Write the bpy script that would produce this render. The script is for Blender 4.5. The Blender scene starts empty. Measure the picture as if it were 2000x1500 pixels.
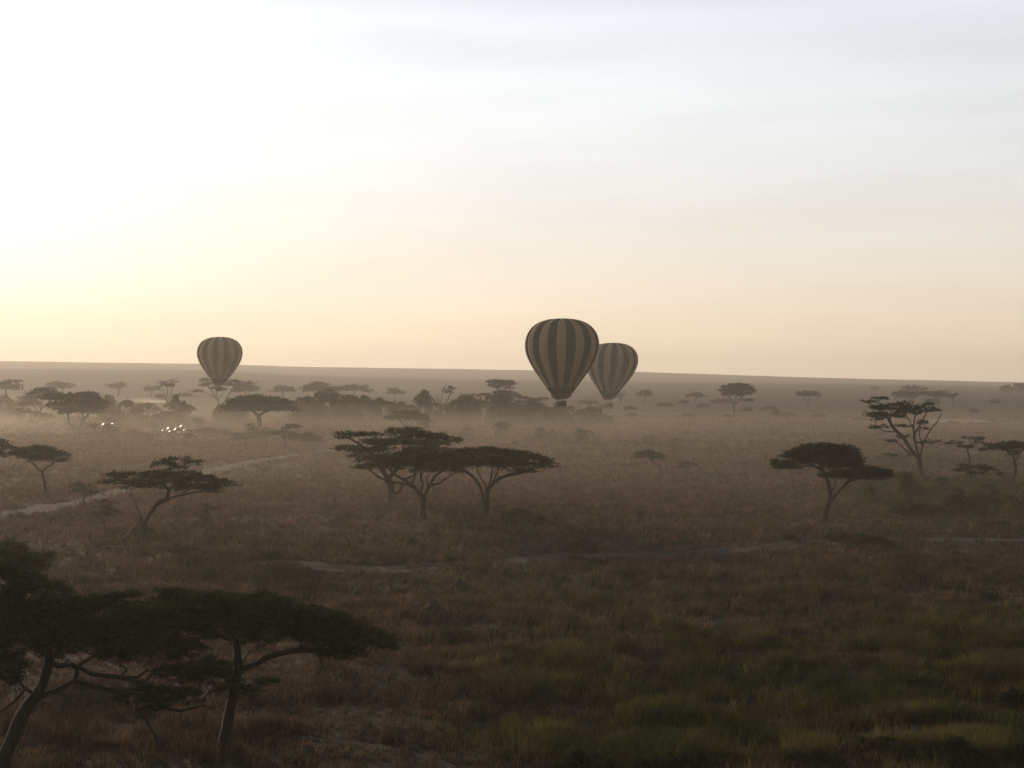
import bpy, bmesh, math, random
import numpy as np
from mathutils import Vector
sc = bpy.context.scene
C = sc.collection
R = math.radians
# ------------------------------------------------------------------ camera, sky, sun, exposure
H = 20.0            # camera height over the plain: the photographer is in a balloon basket
F = 2777.8          # focal length in pixels of the 2000 px wide photograph
cam = bpy.data.objects.new('camera', bpy.data.cameras.new('camera')); C.objects.link(cam)
sc.camera = cam
cam.location = (0, 0, H); cam.rotation_euler = (math.pi/2, 0, 0)
cam.data.lens = 50; cam.data.sensor_width = 36; cam.data.clip_end = 40000
vs = sc.view_settings
vs.view_transform = 'Standard'; vs.look = 'None'; vs.exposure = 0; vs.gamma = 1
sc.cycles.use_denoising = True
sc.cycles.volume_bounces = 1; sc.cycles.max_bounces = 6; sc.cycles.transparent_max_bounces = 8
SUN_EL, SUN_AZ = R(10.5), R(-27)
sd = Vector((math.sin(SUN_AZ)*math.cos(SUN_EL), math.cos(SUN_AZ)*math.cos(SUN_EL), math.sin(SUN_EL)))
sun = bpy.data.objects.new('sun', bpy.data.lights.new('sun', 'SUN')); C.objects.link(sun)
sun.rotation_euler = sd.to_track_quat('Z', 'Y').to_euler()
sun.data.energy = 2.6; sun.data.angle = R(1.5); sun.data.color = (1, .80, .55)

SKY_A, SKY_B, SKY_G = .055, .54, .26
def nd(nt, t, **kw):
    n = nt.nodes.new(t)
    for k, v in kw.items():
        if k.startswith('i_'): n.inputs[int(k[2:])].default_value = v
        else: setattr(n, k, v)
    return n
def mth(nt, op, a, b=None, c=None, clamp=False):
    n = nt.nodes.new('ShaderNodeMath'); n.operation = op; n.use_clamp = clamp
    for i, v in enumerate((a, b, c)):
        if v is None: continue
        if isinstance(v, (int, float)): n.inputs[i].default_value = v
        else: nt.links.new(v, n.inputs[i])
    return n.outputs[0]
def mixc(nt, f, a, b, mode='MIX'):
    n = nt.nodes.new('ShaderNodeMix'); n.data_type = 'RGBA'; n.blend_type = mode
    for i, v in ((0, f), (6, a), (7, b)):
        if isinstance(v, (int, float)): n.inputs[i].default_value = v
        elif isinstance(v, tuple): n.inputs[i].default_value = v if len(v) == 4 else (*v, 1)
        else: nt.links.new(v, n.inputs[i])
    return n.outputs[2]
def ramp(nt, f, stops):
    n = nt.nodes.new('ShaderNodeValToRGB'); e = n.color_ramp.elements
    while len(e) < len(stops): e.new(.5)
    for el, (p, c) in zip(e, stops):
        el.position = p; el.color = (*c, 1) if isinstance(c, tuple) else (c, c, c, 1)
    nt.links.new(f, n.inputs[0]); return n.outputs[0]

w = bpy.data.worlds.new("World"); sc.world = w; w.use_nodes = True
nt = w.node_tree; bg = nt.nodes['Background']
sky = nd(nt, 'ShaderNodeTexSky', sky_type='NISHITA', sun_disc=False)
sky.sun_elevation = SUN_EL; sky.sun_rotation = SUN_AZ
sky.dust_density = 3; sky.air_density = 1; sky.ozone_density = 1.5
tc = nd(nt, 'ShaderNodeTexCoord')
sep = nd(nt, 'ShaderNodeSeparateXYZ'); nt.links.new(tc.outputs['Generated'], sep.inputs[0])
el = mth(nt, 'MAXIMUM', sep.outputs[2], 0.0)
dot = nd(nt, 'ShaderNodeVectorMath', operation='DOT_PRODUCT'); nt.links.new(tc.outputs['Generated'], dot.inputs[0])
dot.inputs[1].default_value = sd
cs = mth(nt, 'MAXIMUM', dot.outputs['Value'], 0.0)
haze_sky = ramp(nt, mth(nt, 'POWER', el, 0.5), [(0.0, (1.13, .93, .69)), (.13, (1.07, .895, .67)), (.20, (.96, .80, .60)), (.30, (.86, .80, .71)),
    (.38, (.82, .83, .82)), (.50, (.79, .84, .90)), (.58, (.30, .34, .40)), (1, (.034, .040, .050))])
g1 = mth(nt, 'POWER', cs, 9.0); g2 = mth(nt, 'POWER', cs, 50.0)
azf = mth(nt, 'ADD', mth(nt, 'MULTIPLY', g1, SKY_A), mth(nt, 'ADD', mth(nt, 'MULTIPLY', mth(nt, 'ADD', dot.outputs['Value'], 1.0), SKY_B), .10))
base = mixc(nt, 1.0, haze_sky, (1, 1, 1), 'MULTIPLY')
vm = nd(nt, 'ShaderNodeVectorMath', operation='SCALE'); nt.links.new(base, vm.inputs[0]); nt.links.new(azf, vm.inputs[3])
glow = nd(nt, 'ShaderNodeVectorMath', operation='SCALE'); glow.inputs[0].default_value = (1, .96, .88)
nt.links.new(mth(nt, 'MULTIPLY', g2, SKY_G), glow.inputs[3])
nis = nd(nt, 'ShaderNodeVectorMath', operation='SCALE', i_3=0.004); nt.links.new(sky.outputs[0], nis.inputs[0])
a1 = nd(nt, 'ShaderNodeVectorMath', operation='ADD'); nt.links.new(vm.outputs[0], a1.inputs[0]); nt.links.new(glow.outputs[0], a1.inputs[1])
a2 = nd(nt, 'ShaderNodeVectorMath', operation='ADD'); nt.links.new(a1.outputs[0], a2.inputs[0]); nt.links.new(nis.outputs[0], a2.inputs[1])
# thin high cirrus
mp = nd(nt, 'ShaderNodeMapping'); mp.inputs[3].default_value = (2.2, 2.2, 16); mp.inputs[2].default_value = (0, R(9), 0)
nt.links.new(tc.outputs['Generated'], mp.inputs[0])
cn = nd(nt, 'ShaderNodeTexNoise'); cn.inputs['Scale'].default_value = 1.6; cn.inputs['Detail'].default_value = 5; cn.inputs['Roughness'].default_value = .55
nt.links.new(mp.outputs[0], cn.inputs['Vector'])
cl = nd(nt, 'ShaderNodeVectorMath', operation='SCALE'); nt.links.new(a2.outputs[0], cl.inputs[0])
nt.links.new(mth(nt, 'ADD', mth(nt, 'MULTIPLY', cn.outputs[0], .26), .87), cl.inputs[3])
nt.links.new(cl.outputs[0], bg.inputs[0]); bg.inputs[1].default_value = 1.0

# ------------------------------------------------------------------ helpers
rng = np.random.default_rng(11)
def link_mesh(name, V, faces, mats, parent=None, smooth=False, matidx=None):
    """faces: list of arrays of shape (n,3) or (n,4), or list of python tuples"""
    me = bpy.data.meshes.new(name)
    V = np.asarray(V, dtype=np.float32).reshape(-1, 3)
    if isinstance(faces, list) and len(faces) and isinstance(faces[0], np.ndarray):
        idx = np.concatenate([f.ravel() for f in faces]).astype(np.int32)
        tot = np.concatenate([np.full(len(f), f.shape[1]) for f in faces]).astype(np.int32)
    else:
        idx = np.array([i for f in faces for i in f], dtype=np.int32)
        tot = np.array([len(f) for f in faces], dtype=np.int32)
    st = np.concatenate([[0], np.cumsum(tot)[:-1]]).astype(np.int32)
    me.vertices.add(len(V)); me.vertices.foreach_set('co', V.ravel())
    me.loops.add(len(idx)); me.loops.foreach_set('vertex_index', idx)
    me.polygons.add(len(tot)); me.polygons.foreach_set('loop_start', st); me.polygons.foreach_set('loop_total', tot)
    if matidx is not None: me.polygons.foreach_set('material_index', np.asarray(matidx, dtype=np.int32))
    if smooth: me.polygons.foreach_set('use_smooth', np.ones(len(tot), dtype=bool))
    me.update(calc_edges=True)
    for m in (mats if isinstance(mats, (list, tuple)) else [mats]): me.materials.append(m)
    o = bpy.data.objects.new(name, me); C.objects.link(o)
    if parent is not None: o.parent = parent
    return o
def thing(name, loc, label, cat, group=None):
    o = bpy.data.objects.new(name, None); C.objects.link(o); o.location = loc
    o['label'] = label; o['category'] = cat
    if group: o['group'] = group
    return o
def tag(o, label=None, cat=None, group=None, kind=None):
    if label: o['label'] = label
    if cat: o['category'] = cat
    if group: o['group'] = group
    if kind: o['kind'] = kind
    return o
def _lat(seed):
    return np.random.default_rng(seed).random((256, 256))
_L = [_lat(s) for s in range(6)]
def vnoise(x, y, seed=0):
    L = _L[seed % 6]; xi = np.floor(x).astype(int); yi = np.floor(y).astype(int)
    fx = x-xi; fy = y-yi; fx = fx*fx*(3-2*fx); fy = fy*fy*(3-2*fy)
    a = L[xi & 255, yi & 255]; b = L[(xi+1) & 255, yi & 255]; c = L[xi & 255, (yi+1) & 255]; d = L[(xi+1) & 255, (yi+1) & 255]
    return (a*(1-fx)+b*fx)*(1-fy)+(c*(1-fx)+d*fx)*fy
def fbm(x, y, o=4, seed=0):
    s = 0; a = .5
    for i in range(o): s = s+a*vnoise(x*2**i+17.3*i, y*2**i+9.1*i, seed+i); a *= .5
    return s/(1-.5**o)
def sstep(a, b, x):
    t = np.clip((x-a)/(b-a), 0, 1); return t*t*(3-2*t)

# ------------------------------------------------------------------ terrain height
PX = [-1500, 0, 400, 600, 900, 1250, 1600, 2000, 3500]
CREST = [716, 721, 724, 734, 742, 747, 750, 756, 764]       # nearer swell of the plain, as seen from the camera
RIDGE = [690, 707, 712, 717.5, 721.5, 727, 738, 747, 765]   # far ridge that makes the skyline
def zg(x, y):
    x = np.asarray(x, float); y = np.asarray(y, float)
    D = np.maximum(y, 1.0)
    px = np.clip(1000+F*x/np.maximum(D, 60), -1500, 3500)
    zcr = H-(np.interp(px, PX, CREST)-750)/F*2300
    zri = H-(np.interp(px, PX, RIDGE)-750)/F*4200
    z = np.interp(D, [0, 420, 850, 1300], [0, 0, 3.2, 7.0])
    t = sstep(1100, 2300, D)
    z = z*(1-t)+zcr*t
    t2 = sstep(2350, 2800, D); z = z-t2*2*(1-sstep(2800, 3600, D))
    t3 = sstep(2200, 4200, D); z = z*(1-t3)+zri*t3
    z = np.where(D > 4230, z-(D-4230)*.03, z)
    return z
def micro(x, y):
    d = np.hypot(x, y)
    m = (fbm(x/9, y/9, 3, 1)-.5)*.9*np.clip(1.2-d/900, .2, 1)+(fbm(x/60, y/45, 3, 2)-.5)*1.6*sstep(60, 160, d)
    return m
def ground(x, y): return zg(x, y)+micro(x, y)
def ground1(x, y): return float(ground(np.array([x]), np.array([y]))[0])
_Ds = np.concatenate([np.arange(40, 700, .5), np.arange(700, 2300, 2.)])
def dist_of(px, py):
    x = _Ds*(px-1000)/F
    ys = 750-(ground(x, _Ds)-H)/_Ds*F
    i = np.argmax(ys <= py) if (ys <= py).any() else len(_Ds)-1
    return float(_Ds[i])
def at(px, py, D): return Vector((D*(px-1000)/F, D, H-D*(py-750)/F))

# tracks: centre line in photograph pixels (projected on the ground), half width in metres
def px_line(pts):
    out = []
    for px, py in pts:
        D = 20*F/(py-750); out.append((D*(px-1000)/F, D))
    return np.array(out)
def catmull(P, n=24):
    P = np.vstack([2*P[0]-P[1], P, 2*P[-1]-P[-2]]); out = []
    for i in range(1, len(P)-2):
        for t in np.linspace(0, 1, n, endpoint=False):
            a, b, c, d = P[i-1:i+3]
            out.append(.5*((2*b)+(c-a)*t+(2*a-5*b+4*c-d)*t*t+(3*b-a-3*c+d)*t**3))
    out.append(P[-2]); return np.array(out)
T1 = catmull(px_line([(-500, 1030), (-120, 1018), (0, 1004), (110, 984), (230, 960), (330, 935), (430, 913), (520, 896), (600, 886), (665, 878), (720, 870), (800, 866)]))
T2 = catmull(px_line([(520, 1098), (640, 1107), (740, 1110), (830, 1104), (930, 1098), (1040, 1090), (1140, 1083), (1240, 1082), (1340, 1079), (1450, 1071), (1560, 1060), (1700, 1053), (1850, 1051), (2100, 1050), (2500, 1048)]))
T3 = catmull(px_line([(505, 1428), (560, 1440), (640, 1452), (730, 1462), (820, 1480), (900, 1510)]))
T4 = catmull(px_line([(370, 848), (440, 856), (500, 862), (560, 866)]))
def tdist(T, x, y):
    x = np.asarray(x, float).ravel(); y = np.asarray(y, float).ravel()
    best = np.full(len(x), 1e9); lo = T.min(0)-25; hi = T.max(0)+25
    m = (x > lo[0]) & (x < hi[0]) & (y > lo[1]) & (y < hi[1]); mi = np.nonzero(m)[0]
    for s in range(0, len(mi), 20000):
        k = mi[s:s+20000]
        d = np.hypot(x[k, None]-T[None, ::4, 0], y[k, None]-T[None, ::4, 1]).min(1)
        # refine by segment distance
        best[k] = d
    return best
def resamp(T, step):
    s = np.concatenate([[0], np.cumsum(np.hypot(*np.diff(T, axis=0).T))]); u = np.arange(0, s[-1], step)
    return np.stack([np.interp(u, s, T[:, 0]), np.interp(u, s, T[:, 1])], 1)
TR = [(resamp(T1, .5), 1.35, 1.3), (resamp(T2, .5), 1.0, 1.25), (resamp(T3, .4), .4, 0), (resamp(T4, .5), 1.2, 0)]
def track_mask(x, y, extra=0):
    """1 on a track, 0 off it"""
    m = np.zeros(np.size(x))
    for T, hw, off in TR:
        d = np.abs(tdist(T, x, y)-off); m = np.maximum(m, 1-sstep(hw*.75+extra, hw*1.25+extra, d+(fbm(np.ravel(x)/2, np.ravel(y)/2, 2, 3)-.5)*1.6))
    return m

# where the vegetation is green rather than dry (real patches of moister ground), by photograph position
GREEN = [(1500, 1330, 620, 150, .85), (1750, 1300, 420, 130, .9), (1200, 1440, 380, 70, 1.0), (1900, 1440, 300, 90, 1.0), (1330, 878, 330, 14, .9), (1800, 900, 260, 20, .9),
         (1850, 965, 260, 40, 1.0), (1150, 870, 120, 10, .8), (1700, 1060, 180, 22, .6), (1250, 1180, 260, 40, .5), (1600, 1170, 200, 30, .45), (1900, 1110, 200, 30, .45), (930, 1440, 180, 50, .4), (300, 1490, 500, 30, .4)]
def green_amount(x, y):
    x = np.asarray(x, float); y = np.asarray(y, float); D = np.maximum(y, 30)
    px = 1000+F*x/D; py = 750+F*H/D
    g = np.zeros_like(px)
    n = (fbm(x/14, y/14, 3, 4)-.5)*1.1
    for cx, cy, rx, ry, a in GREEN:
        d = np.hypot((px-cx)/rx, (py-cy)/ry)
        g = np.maximum(g, a*(1-sstep(.55, 1.25, d+n)))
    g = g*np.where(D < 230, np.clip(.15+1.9*sstep(.36, .66, fbm(x/4.5+3, y/3.5, 3, 1)), 0, 1.1), 1)
    g = np.maximum(g, .38*sstep(.55, .72, fbm(x/22+5, y/16, 3, 5)))
    return g

STRIP = [(1400, 870, 330, 9), (1180, 872, 90, 6), (1640, 878, 160, 8), (1850, 893, 220, 12), (1900, 925, 150, 14), (1960, 985, 70, 14)]
def strip_amount(x, y):
    D = np.maximum(y, 30); px = 1000+F*x/D; py = 750+F*(H-zg(x, y))/D; g = np.zeros_like(px); n = (fbm(x/20, y/20, 3, 2)-.5)*1.3
    for cx, cy, rx, ry in STRIP: g = np.maximum(g, 1-sstep(.4, 1.2, np.hypot((px-cx)/rx, (py-cy)/ry)+n))
    return g*.9
# ------------------------------------------------------------------ materials
def mat(name, col=(.5, .5, .5), rough=.8, metal=0., spec=.3):
    m = bpy.data.materials.new(name); m.use_nodes = True; b = m.node_tree.nodes['Principled BSDF']
    b.inputs['Base Color'].default_value = (*col, 1); b.inputs['Roughness'].default_value = rough
    b.inputs['Metallic'].default_value = metal; b.inputs['Specular IOR Level'].default_value = spec
    return m
def wpos(nt): return nd(nt, 'ShaderNodeNewGeometry').outputs['Position']
def noise(nt, vec, scale, detail=3, rough=.55):
    n = nd(nt, 'ShaderNodeTexNoise'); n.inputs['Scale'].default_value = scale; n.inputs['Detail'].default_value = detail; n.inputs['Roughness'].default_value = rough
    nt.links.new(vec, n.inputs['Vector']); return n.outputs[0]
def noisy_mat(name, c1, c2, scale, rough=.9, bump=0., c3=None, stretch=None):
    m = mat(name, c1, rough); t = m.node_tree; b = t.nodes['Principled BSDF']
    tcn = nd(t, 'ShaderNodeTexCoord'); v = tcn.outputs['Object']
    if stretch:
        mpn = nd(t, 'ShaderNodeMapping'); mpn.inputs[3].default_value = stretch; t.links.new(v, mpn.inputs[0]); v = mpn.outputs[0]
    f = noise(t, v, scale, 4, .6)
    stops = [(.3, c1), (.7, c2)] if c3 is None else [(.25, c1), (.5, c2), (.75, c3)]
    t.links.new(ramp(t, f, stops), b.inputs['Base Color'])
    if bump:
        bn = nd(t, 'ShaderNodeBump', i_0=bump); t.links.new(f, bn.inputs['Height']); t.links.new(bn.outputs[0], b.inputs['Normal'])
    return m
# dry savanna soil and stubble
def ground_material():
    m = mat('savanna_ground', rough=.95, spec=.1); t = m.node_tree; b = t.nodes['Principled BSDF']; p = wpos(t)
    ga = nd(t, 'ShaderNodeAttribute', attribute_name='green').outputs['Fac']
    ta = nd(t, 'ShaderNodeAttribute', attribute_name='track').outputs['Fac']
    fine = noise(t, p, .9, 4, .7); mid = noise(t, p, .11, 5, .65)
    mpn = nd(t, 'ShaderNodeMapping'); mpn.inputs[3].default_value = (.006, .011, .01); t.links.new(p, mpn.inputs[0])
    big = noise(t, mpn.outputs[0], 1.0, 8, .68)
    dry = ramp(t, mid, [(.28, (.055, .035, .026)), (.5, (.090, .053, .038)), (.72, (.138, .082, .056))])
    dry = mixc(t, ramp(t, big, [(.35, 0.), (.62, 1.)]), dry, mixc(t, fine, (.042, .030, .026), (.072, .047, .038)))
    mpf = nd(t, 'ShaderNodeMapping'); mpf.inputs[3].default_value = (.0035, .02, .01); t.links.new(p, mpf.inputs[0])
    far = noise(t, mpf.outputs[0], 1.0, 7, .72)
    dry = mixc(t, ramp(t, far, [(.50, 0.), (.60, .7)]), dry, (.062, .056, .040))
    gr = ramp(t, mid, [(.3, (.036, .040, .019)), (.55, (.062, .064, .029)), (.75, (.10, .088, .040))])
    c = mixc(t, ga, dry, gr)
    c = mixc(t, nd(t, 'ShaderNodeAttribute', attribute_name='strip').outputs['Fac'], c, (.24, .22, .085))
    c = mixc(t, ramp(t, fine, [(.25, .55), (.6, 0.)]), c, (.050, .042, .032))
    soil = ramp(t, fine, [(.3, (.038, .030, .026)), (.7, (.060, .046, .040))])
    # between tufts bare soil with the grass's shade painted in; farther out sward
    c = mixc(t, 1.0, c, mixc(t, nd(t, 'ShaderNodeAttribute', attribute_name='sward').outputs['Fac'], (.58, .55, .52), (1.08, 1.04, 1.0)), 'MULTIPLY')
    c = mixc(t, ta, c, soil)
    t.links.new(c, b.inputs['Base Color'])
    bn = nd(t, 'ShaderNodeBump', i_0=.8, i_1=.6); t.links.new(fine, bn.inputs['Height']); t.links.new(bn.outputs[0], b.inputs['Normal'])
    return m
def leafy(name, c1, c2, c3=None, scale=.35, trans=.35):
    m = bpy.data.materials.new(name); m.use_nodes = True; t = m.node_tree; t.nodes.clear()
    out = nd(t, 'ShaderNodeOutputMaterial'); p = wpos(t); f = noise(t, p, scale, 4, .7)
    col = ramp(t, f, [(.32, c1), (.66, c2)] if c3 is None else [(.3, c1), (.52, c2), (.74, c3)])
    d = nd(t, 'ShaderNodeBsdfDiffuse'); tr = nd(t, 'ShaderNodeBsdfTranslucent'); mx = nd(t, 'ShaderNodeMixShader', i_0=trans)
    t.links.new(col, d.inputs[0]); t.links.new(col, tr.inputs[0])
    t.links.new(d.outputs[0], mx.inputs[1]); t.links.new(tr.outputs[0], mx.inputs[2]); t.links.new(mx.outputs[0], out.inputs[0])
    return m
M = {}
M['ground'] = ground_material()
M['leaf'] = leafy('acacia_leaf', (.022, .034, .017), (.040, .054, .024), (.066, .080, .032), .5)
M['leaf_green'] = leafy('acacia_leaf_fresh', (.032, .046, .018), (.058, .076, .026), (.105, .115, .036), .45)
M['leaf_thin'] = leafy('acacia_leaf_grey', (.045, .046, .028), (.075, .074, .042), None, .4)
M['bush'] = leafy('bush_leaf', (.032, .042, .018), (.066, .078, .030), (.11, .115, .045), .5)
M['shrub_pale'] = leafy('pale_shrub_leaf', (.075, .080, .035), (.14, .145, .055), (.21, .20, .075), .5)
M['palm'] = leafy('palm_frond', (.042, .052, .020), (.095, .105, .036), (.15, .145, .055), .35)
M['shrub_dry'] = leafy('dry_shrub_leaf', (.045, .038, .024), (.075, .064, .038), (.10, .085, .05), .6)
M['bark'] = noisy_mat('acacia_bark', (.036, .030, .025), (.075, .063, .052), 2.2, .95, .6, stretch=(3, 3, .6))
M['bark_pale'] = noisy_mat('fever_tree_bark', (.13, .115, .075), (.21, .185, .125), 1.6, .9, .4, stretch=(3, 3, .6))
M['bark_dead'] = noisy_mat('dead_wood', (.10, .09, .08), (.19, .17, .15), 3.0, .9, .5, stretch=(4, 4, .5))
M['mound'] = noisy_mat('termite_earth', (.065, .045, .034), (.12, .085, .062), 1.3, 1., 1.)

# ------------------------------------------------------------------ ground sheet
def build_ground():
    ang = np.concatenate([np.linspace(-180, -60, 25)[:-1], np.linspace(-60, -26, 50)[:-1], np.linspace(-26, 26, 560), np.linspace(26, 60, 50)[1:], np.linspace(60, 180, 25)[1:]])
    ang = np.radians(ang)
    r = np.concatenate([[.5, 5, 15, 30, 42, 52], np.arange(60, 250, .8), np.arange(250, 600, 1.8)])
    rr = [r[-1]]
    while rr[-1] < 2250: rr.append(rr[-1]*1.007)
    while rr[-1] < 4050: rr.append(rr[-1]*1.02)
    rr += list(np.linspace(4150, 4400, 12))+[4600, 5200]
    r = np.concatenate([r, rr[1:]])
    A, Rr = np.meshgrid(ang[:-1], r); X = Rr*np.sin(A); Y = Rr*np.cos(A)
    # beyond the front wedge distance is radial, inside it is measured along the view
    Z = ground(X, Y)
    nr, na = X.shape
    idx = np.arange(nr*na).reshape(nr, na); nxt = np.roll(idx, -1, axis=1)
    q = np.stack([idx[:-1], nxt[:-1], nxt[1:], idx[1:]], -1).reshape(-1, 4)[:, ::-1]
    V = np.stack([X, Y, Z], -1).reshape(-1, 3)
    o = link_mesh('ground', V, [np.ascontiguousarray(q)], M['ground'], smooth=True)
    tag(o, kind='structure')
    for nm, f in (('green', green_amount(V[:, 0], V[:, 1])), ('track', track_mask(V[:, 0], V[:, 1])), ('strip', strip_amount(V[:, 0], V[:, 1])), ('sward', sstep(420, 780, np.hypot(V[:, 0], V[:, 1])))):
        f = np.where(V[:, 1] < 20, 0, f)
        a = o.data.attributes.new(nm, 'FLOAT', 'POINT'); a.data.foreach_set('value', f.astype(np.float32))
    return o
build_ground()
M['track'] = noisy_mat('track_soil', (.040, .031, .028), (.062, .047, .041), .8, 1., .5)
def track_sheet(name, T, hw, offs=(0.,)):
    P = resamp(T, 1.2); d = np.gradient(P, axis=0); d /= np.linalg.norm(d, axis=1)[:, None]; n = np.stack([-d[:, 1], d[:, 0]], 1)
    us = np.linspace(-1, 1, 5); s = np.arange(len(P)); VV, QQ = [], []; m = len(P)
    for oi, off in enumerate(offs):
        wob = 1+(fbm(s/3., s*0+hw+off, 3, 1)-.5)*.9; V = []
        for k, u in enumerate(us):
            Q = P+n*(off+u*hw*wob)[:, None]; V.append(np.stack([Q[:, 0], Q[:, 1], ground(Q[:, 0], Q[:, 1])+.03-.02*abs(u)], 1))
        V = np.stack(V, 1); idx = np.arange(m*5).reshape(m, 5)+oi*m*5
        QQ.append(np.stack([idx[:-1, :-1], idx[1:, :-1], idx[1:, 1:], idx[:-1, 1:]], -1).reshape(-1, 4)); VV.append(V.reshape(-1, 3))
    tag(link_mesh(name, np.concatenate(VV), QQ, M['track'], smooth=True), kind='structure')
track_sheet('dirt_road', T1, 1.0, (-1.35, 1.35))
track_sheet('dirt_track', T2, .85, (-1.25, 1.25))
track_sheet('footpath', T3, .32)

# ------------------------------------------------------------------ grass
def grass_material():
    m = bpy.data.materials.new('tall_grass'); m.use_nodes = True; t = m.node_tree; t.nodes.clear()
    out = nd(t, 'ShaderNodeOutputMaterial'); p = wpos(t)
    ga = nd(t, 'ShaderNodeAttribute', attribute_name='green').outputs['Fac']
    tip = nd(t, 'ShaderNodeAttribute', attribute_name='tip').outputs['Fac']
    n1 = noise(t, p, .16, 4, .7); n2 = noise(t, p, 1.8, 3, .7)
    dry = ramp(t, n1, [(.28, (.088, .056, .047)), (.45, (.145, .086, .068)), (.60, (.205, .120, .086)), (.75, (.26, .165, .105))])
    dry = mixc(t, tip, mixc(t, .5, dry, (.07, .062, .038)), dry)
    gr = ramp(t, n1, [(.3, (.036, .047, .017)), (.5, (.084, .088, .028)), (.7, (.19, .155, .044))])
    c = mixc(t, ga, dry, gr)
    tn = nd(t, 'ShaderNodeAttribute', attribute_name='tone').outputs['Fac']
    c = mixc(t, 1.0, c, ramp(t, tn, [(0., (.42, .42, .42)), (.5, (.85, .85, .85)), (1., (1.55, 1.5, 1.4))]), 'MULTIPLY')
    d = nd(t, 'ShaderNodeBsdfDiffuse'); tr = nd(t, 'ShaderNodeBsdfTranslucent'); mx = nd(t, 'ShaderNodeMixShader', i_0=.35)
    t.links.new(c, d.inputs[0]); t.links.new(c, tr.inputs[0])
    t.links.new(d.outputs[0], mx.inputs[1]); t.links.new(tr.outputs[0], mx.inputs[2]); t.links.new(mx.outputs[0], out.inputs[0])
    return m
M['grass'] = grass_material()
TUSSOCK = [(1090, 1455, 120, 42), (1235, 1462, 120, 36), (1400, 1392, 95, 22), (1570, 1482, 60, 26), (1870, 1470, 160, 34), (1900, 1325, 150, 26), (1690, 1345, 130, 20), (1480, 1255, 90, 16), (1250, 1400, 60, 16), (1420, 1290, 60, 14),
           (1010, 1470, 50, 20), (1760, 1400, 110, 18), (1600, 1300, 120, 16), (1980, 1260, 90, 18), (1330, 1235, 50, 12)]
def build_grass():
    VV, FF, GG, TT, NN = [], [], [], [], []; base = 0
    #        D0   D1   tufts/m2 blades height width
    for D0, D1, dens, nb, hgt, wid, tall in ((68, 110, 9.0, 7, .75, .045, 0), (110, 170, 4.6, 7, .85, .075, 0), (170, 280, 1.7, 6, .95, .13, 0), (280, 480, .46, 6, 1.05, .26, 0), (480, 760, .12, 6, 1.2, .5, 0), (68, 125, 15.0, 8, 1.7, .05, 1)):
        half = .56; area = half*(D1**2-D0**2); n = int(area*dens)
        y = np.sqrt(rng.random(n)*(D1**2-D0**2)+D0**2); x = (rng.random(n)*2-1)*half*y
        if tall:
            px, py = 1000+F*x/y, 750+F*H/y; m = np.zeros(n)
            wob = (fbm(x/2.5, y/2.5, 3, 2)-.5)*1.3
            for cx, cy, rx, ry in TUSSOCK: m = np.maximum(m, 1-sstep(.5, 1.05, np.hypot((px-cx)/rx, (py-cy)/ry)+wob))
            k = m > rng.random(n)*.9+.08; x, y, m = x[k], y[k], m[k]; n = len(x)
        g = green_amount(x, y); clump = fbm(x/3.2, y/2.4, 3, 0); big = fbm(x/26, y/16, 3, 3)
        if tall: keep = clump > .36; g = np.maximum(g, .75)
        else: keep = (track_mask(x, y, .2) < rng.random(n)*.9+.05) & (rng.random(n) < np.clip((clump-.28)*3.4, .45, 1)*np.clip((big-.22)*3.5, .75, 1))
        x, y, g, clump, big = (a[keep] for a in (x, y, g, clump, big)); n = len(x)
        h = hgt*.72*(.3+1.4*clump)*(.5+1.*big)*(1+(.5+.5*(D0 < 120))*g*(not tall))*rng.uniform(.7, 1.3, n)
        if tall: h *= .35+.65*m[keep]
        tone = np.clip(.5+rng.normal(0, .22, n)+(fbm(x/1.6, y/1.6, 2, 1)-.5)*1.1, 0, 1)
        if tall: tone = np.clip(tone+.28, 0, 1)
        z = ground(x, y)
        k = np.repeat(np.arange(n), nb); m_ = len(k)
        a = rng.random(m_)*2*np.pi; sp = rng.random(m_)**.6*(.22+.1*(D0 > 150)+.3*(D0 > 250)+.5*(D0 > 450))
        bx = x[k]+np.cos(a)*sp; by = y[k]+np.sin(a)*sp; bz = z[k]-.06
        hh = h[k]*rng.uniform(.6, 1.15, m_); lean = hh*(.15+.45*rng.random(m_)); la = a+rng.normal(0, .6, m_)
        lx = np.cos(la)*lean+hh*.10; ly = np.sin(la)*lean
        wa = rng.random(m_)*np.pi; wx = np.cos(wa)*wid*.5*rng.uniform(.6, 1.4, m_); wy = np.sin(wa)*wid*.5
        p0 = np.stack([bx-wx, by-wy, bz], 1); p1 = np.stack([bx+wx, by+wy, bz], 1)
        mx_, my_ = bx+lx*.35, by+ly*.35
        p2 = np.stack([mx_+wx*.8, my_+wy*.8, bz+hh*.6], 1); p3 = np.stack([mx_-wx*.8, my_-wy*.8, bz+hh*.6], 1)
        p4 = np.stack([bx+lx, by+ly, bz+hh], 1)
        V = np.stack([p0, p1, p2, p3, p4], 1).reshape(-1, 3); i0 = base+np.arange(m_)*5
        FF.append(np.stack([i0, i0+1, i0+2, i0+3], 1)); FF.append(np.stack([i0+3, i0+2, i0+4], 1))
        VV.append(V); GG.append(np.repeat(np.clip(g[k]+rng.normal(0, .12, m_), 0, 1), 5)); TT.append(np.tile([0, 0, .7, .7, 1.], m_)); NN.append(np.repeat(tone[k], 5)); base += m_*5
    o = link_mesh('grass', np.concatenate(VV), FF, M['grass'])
    sp_ = np.concatenate(VV); sp_ = strip_amount(sp_[:, 0].astype(float), sp_[:, 1].astype(float))
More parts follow.
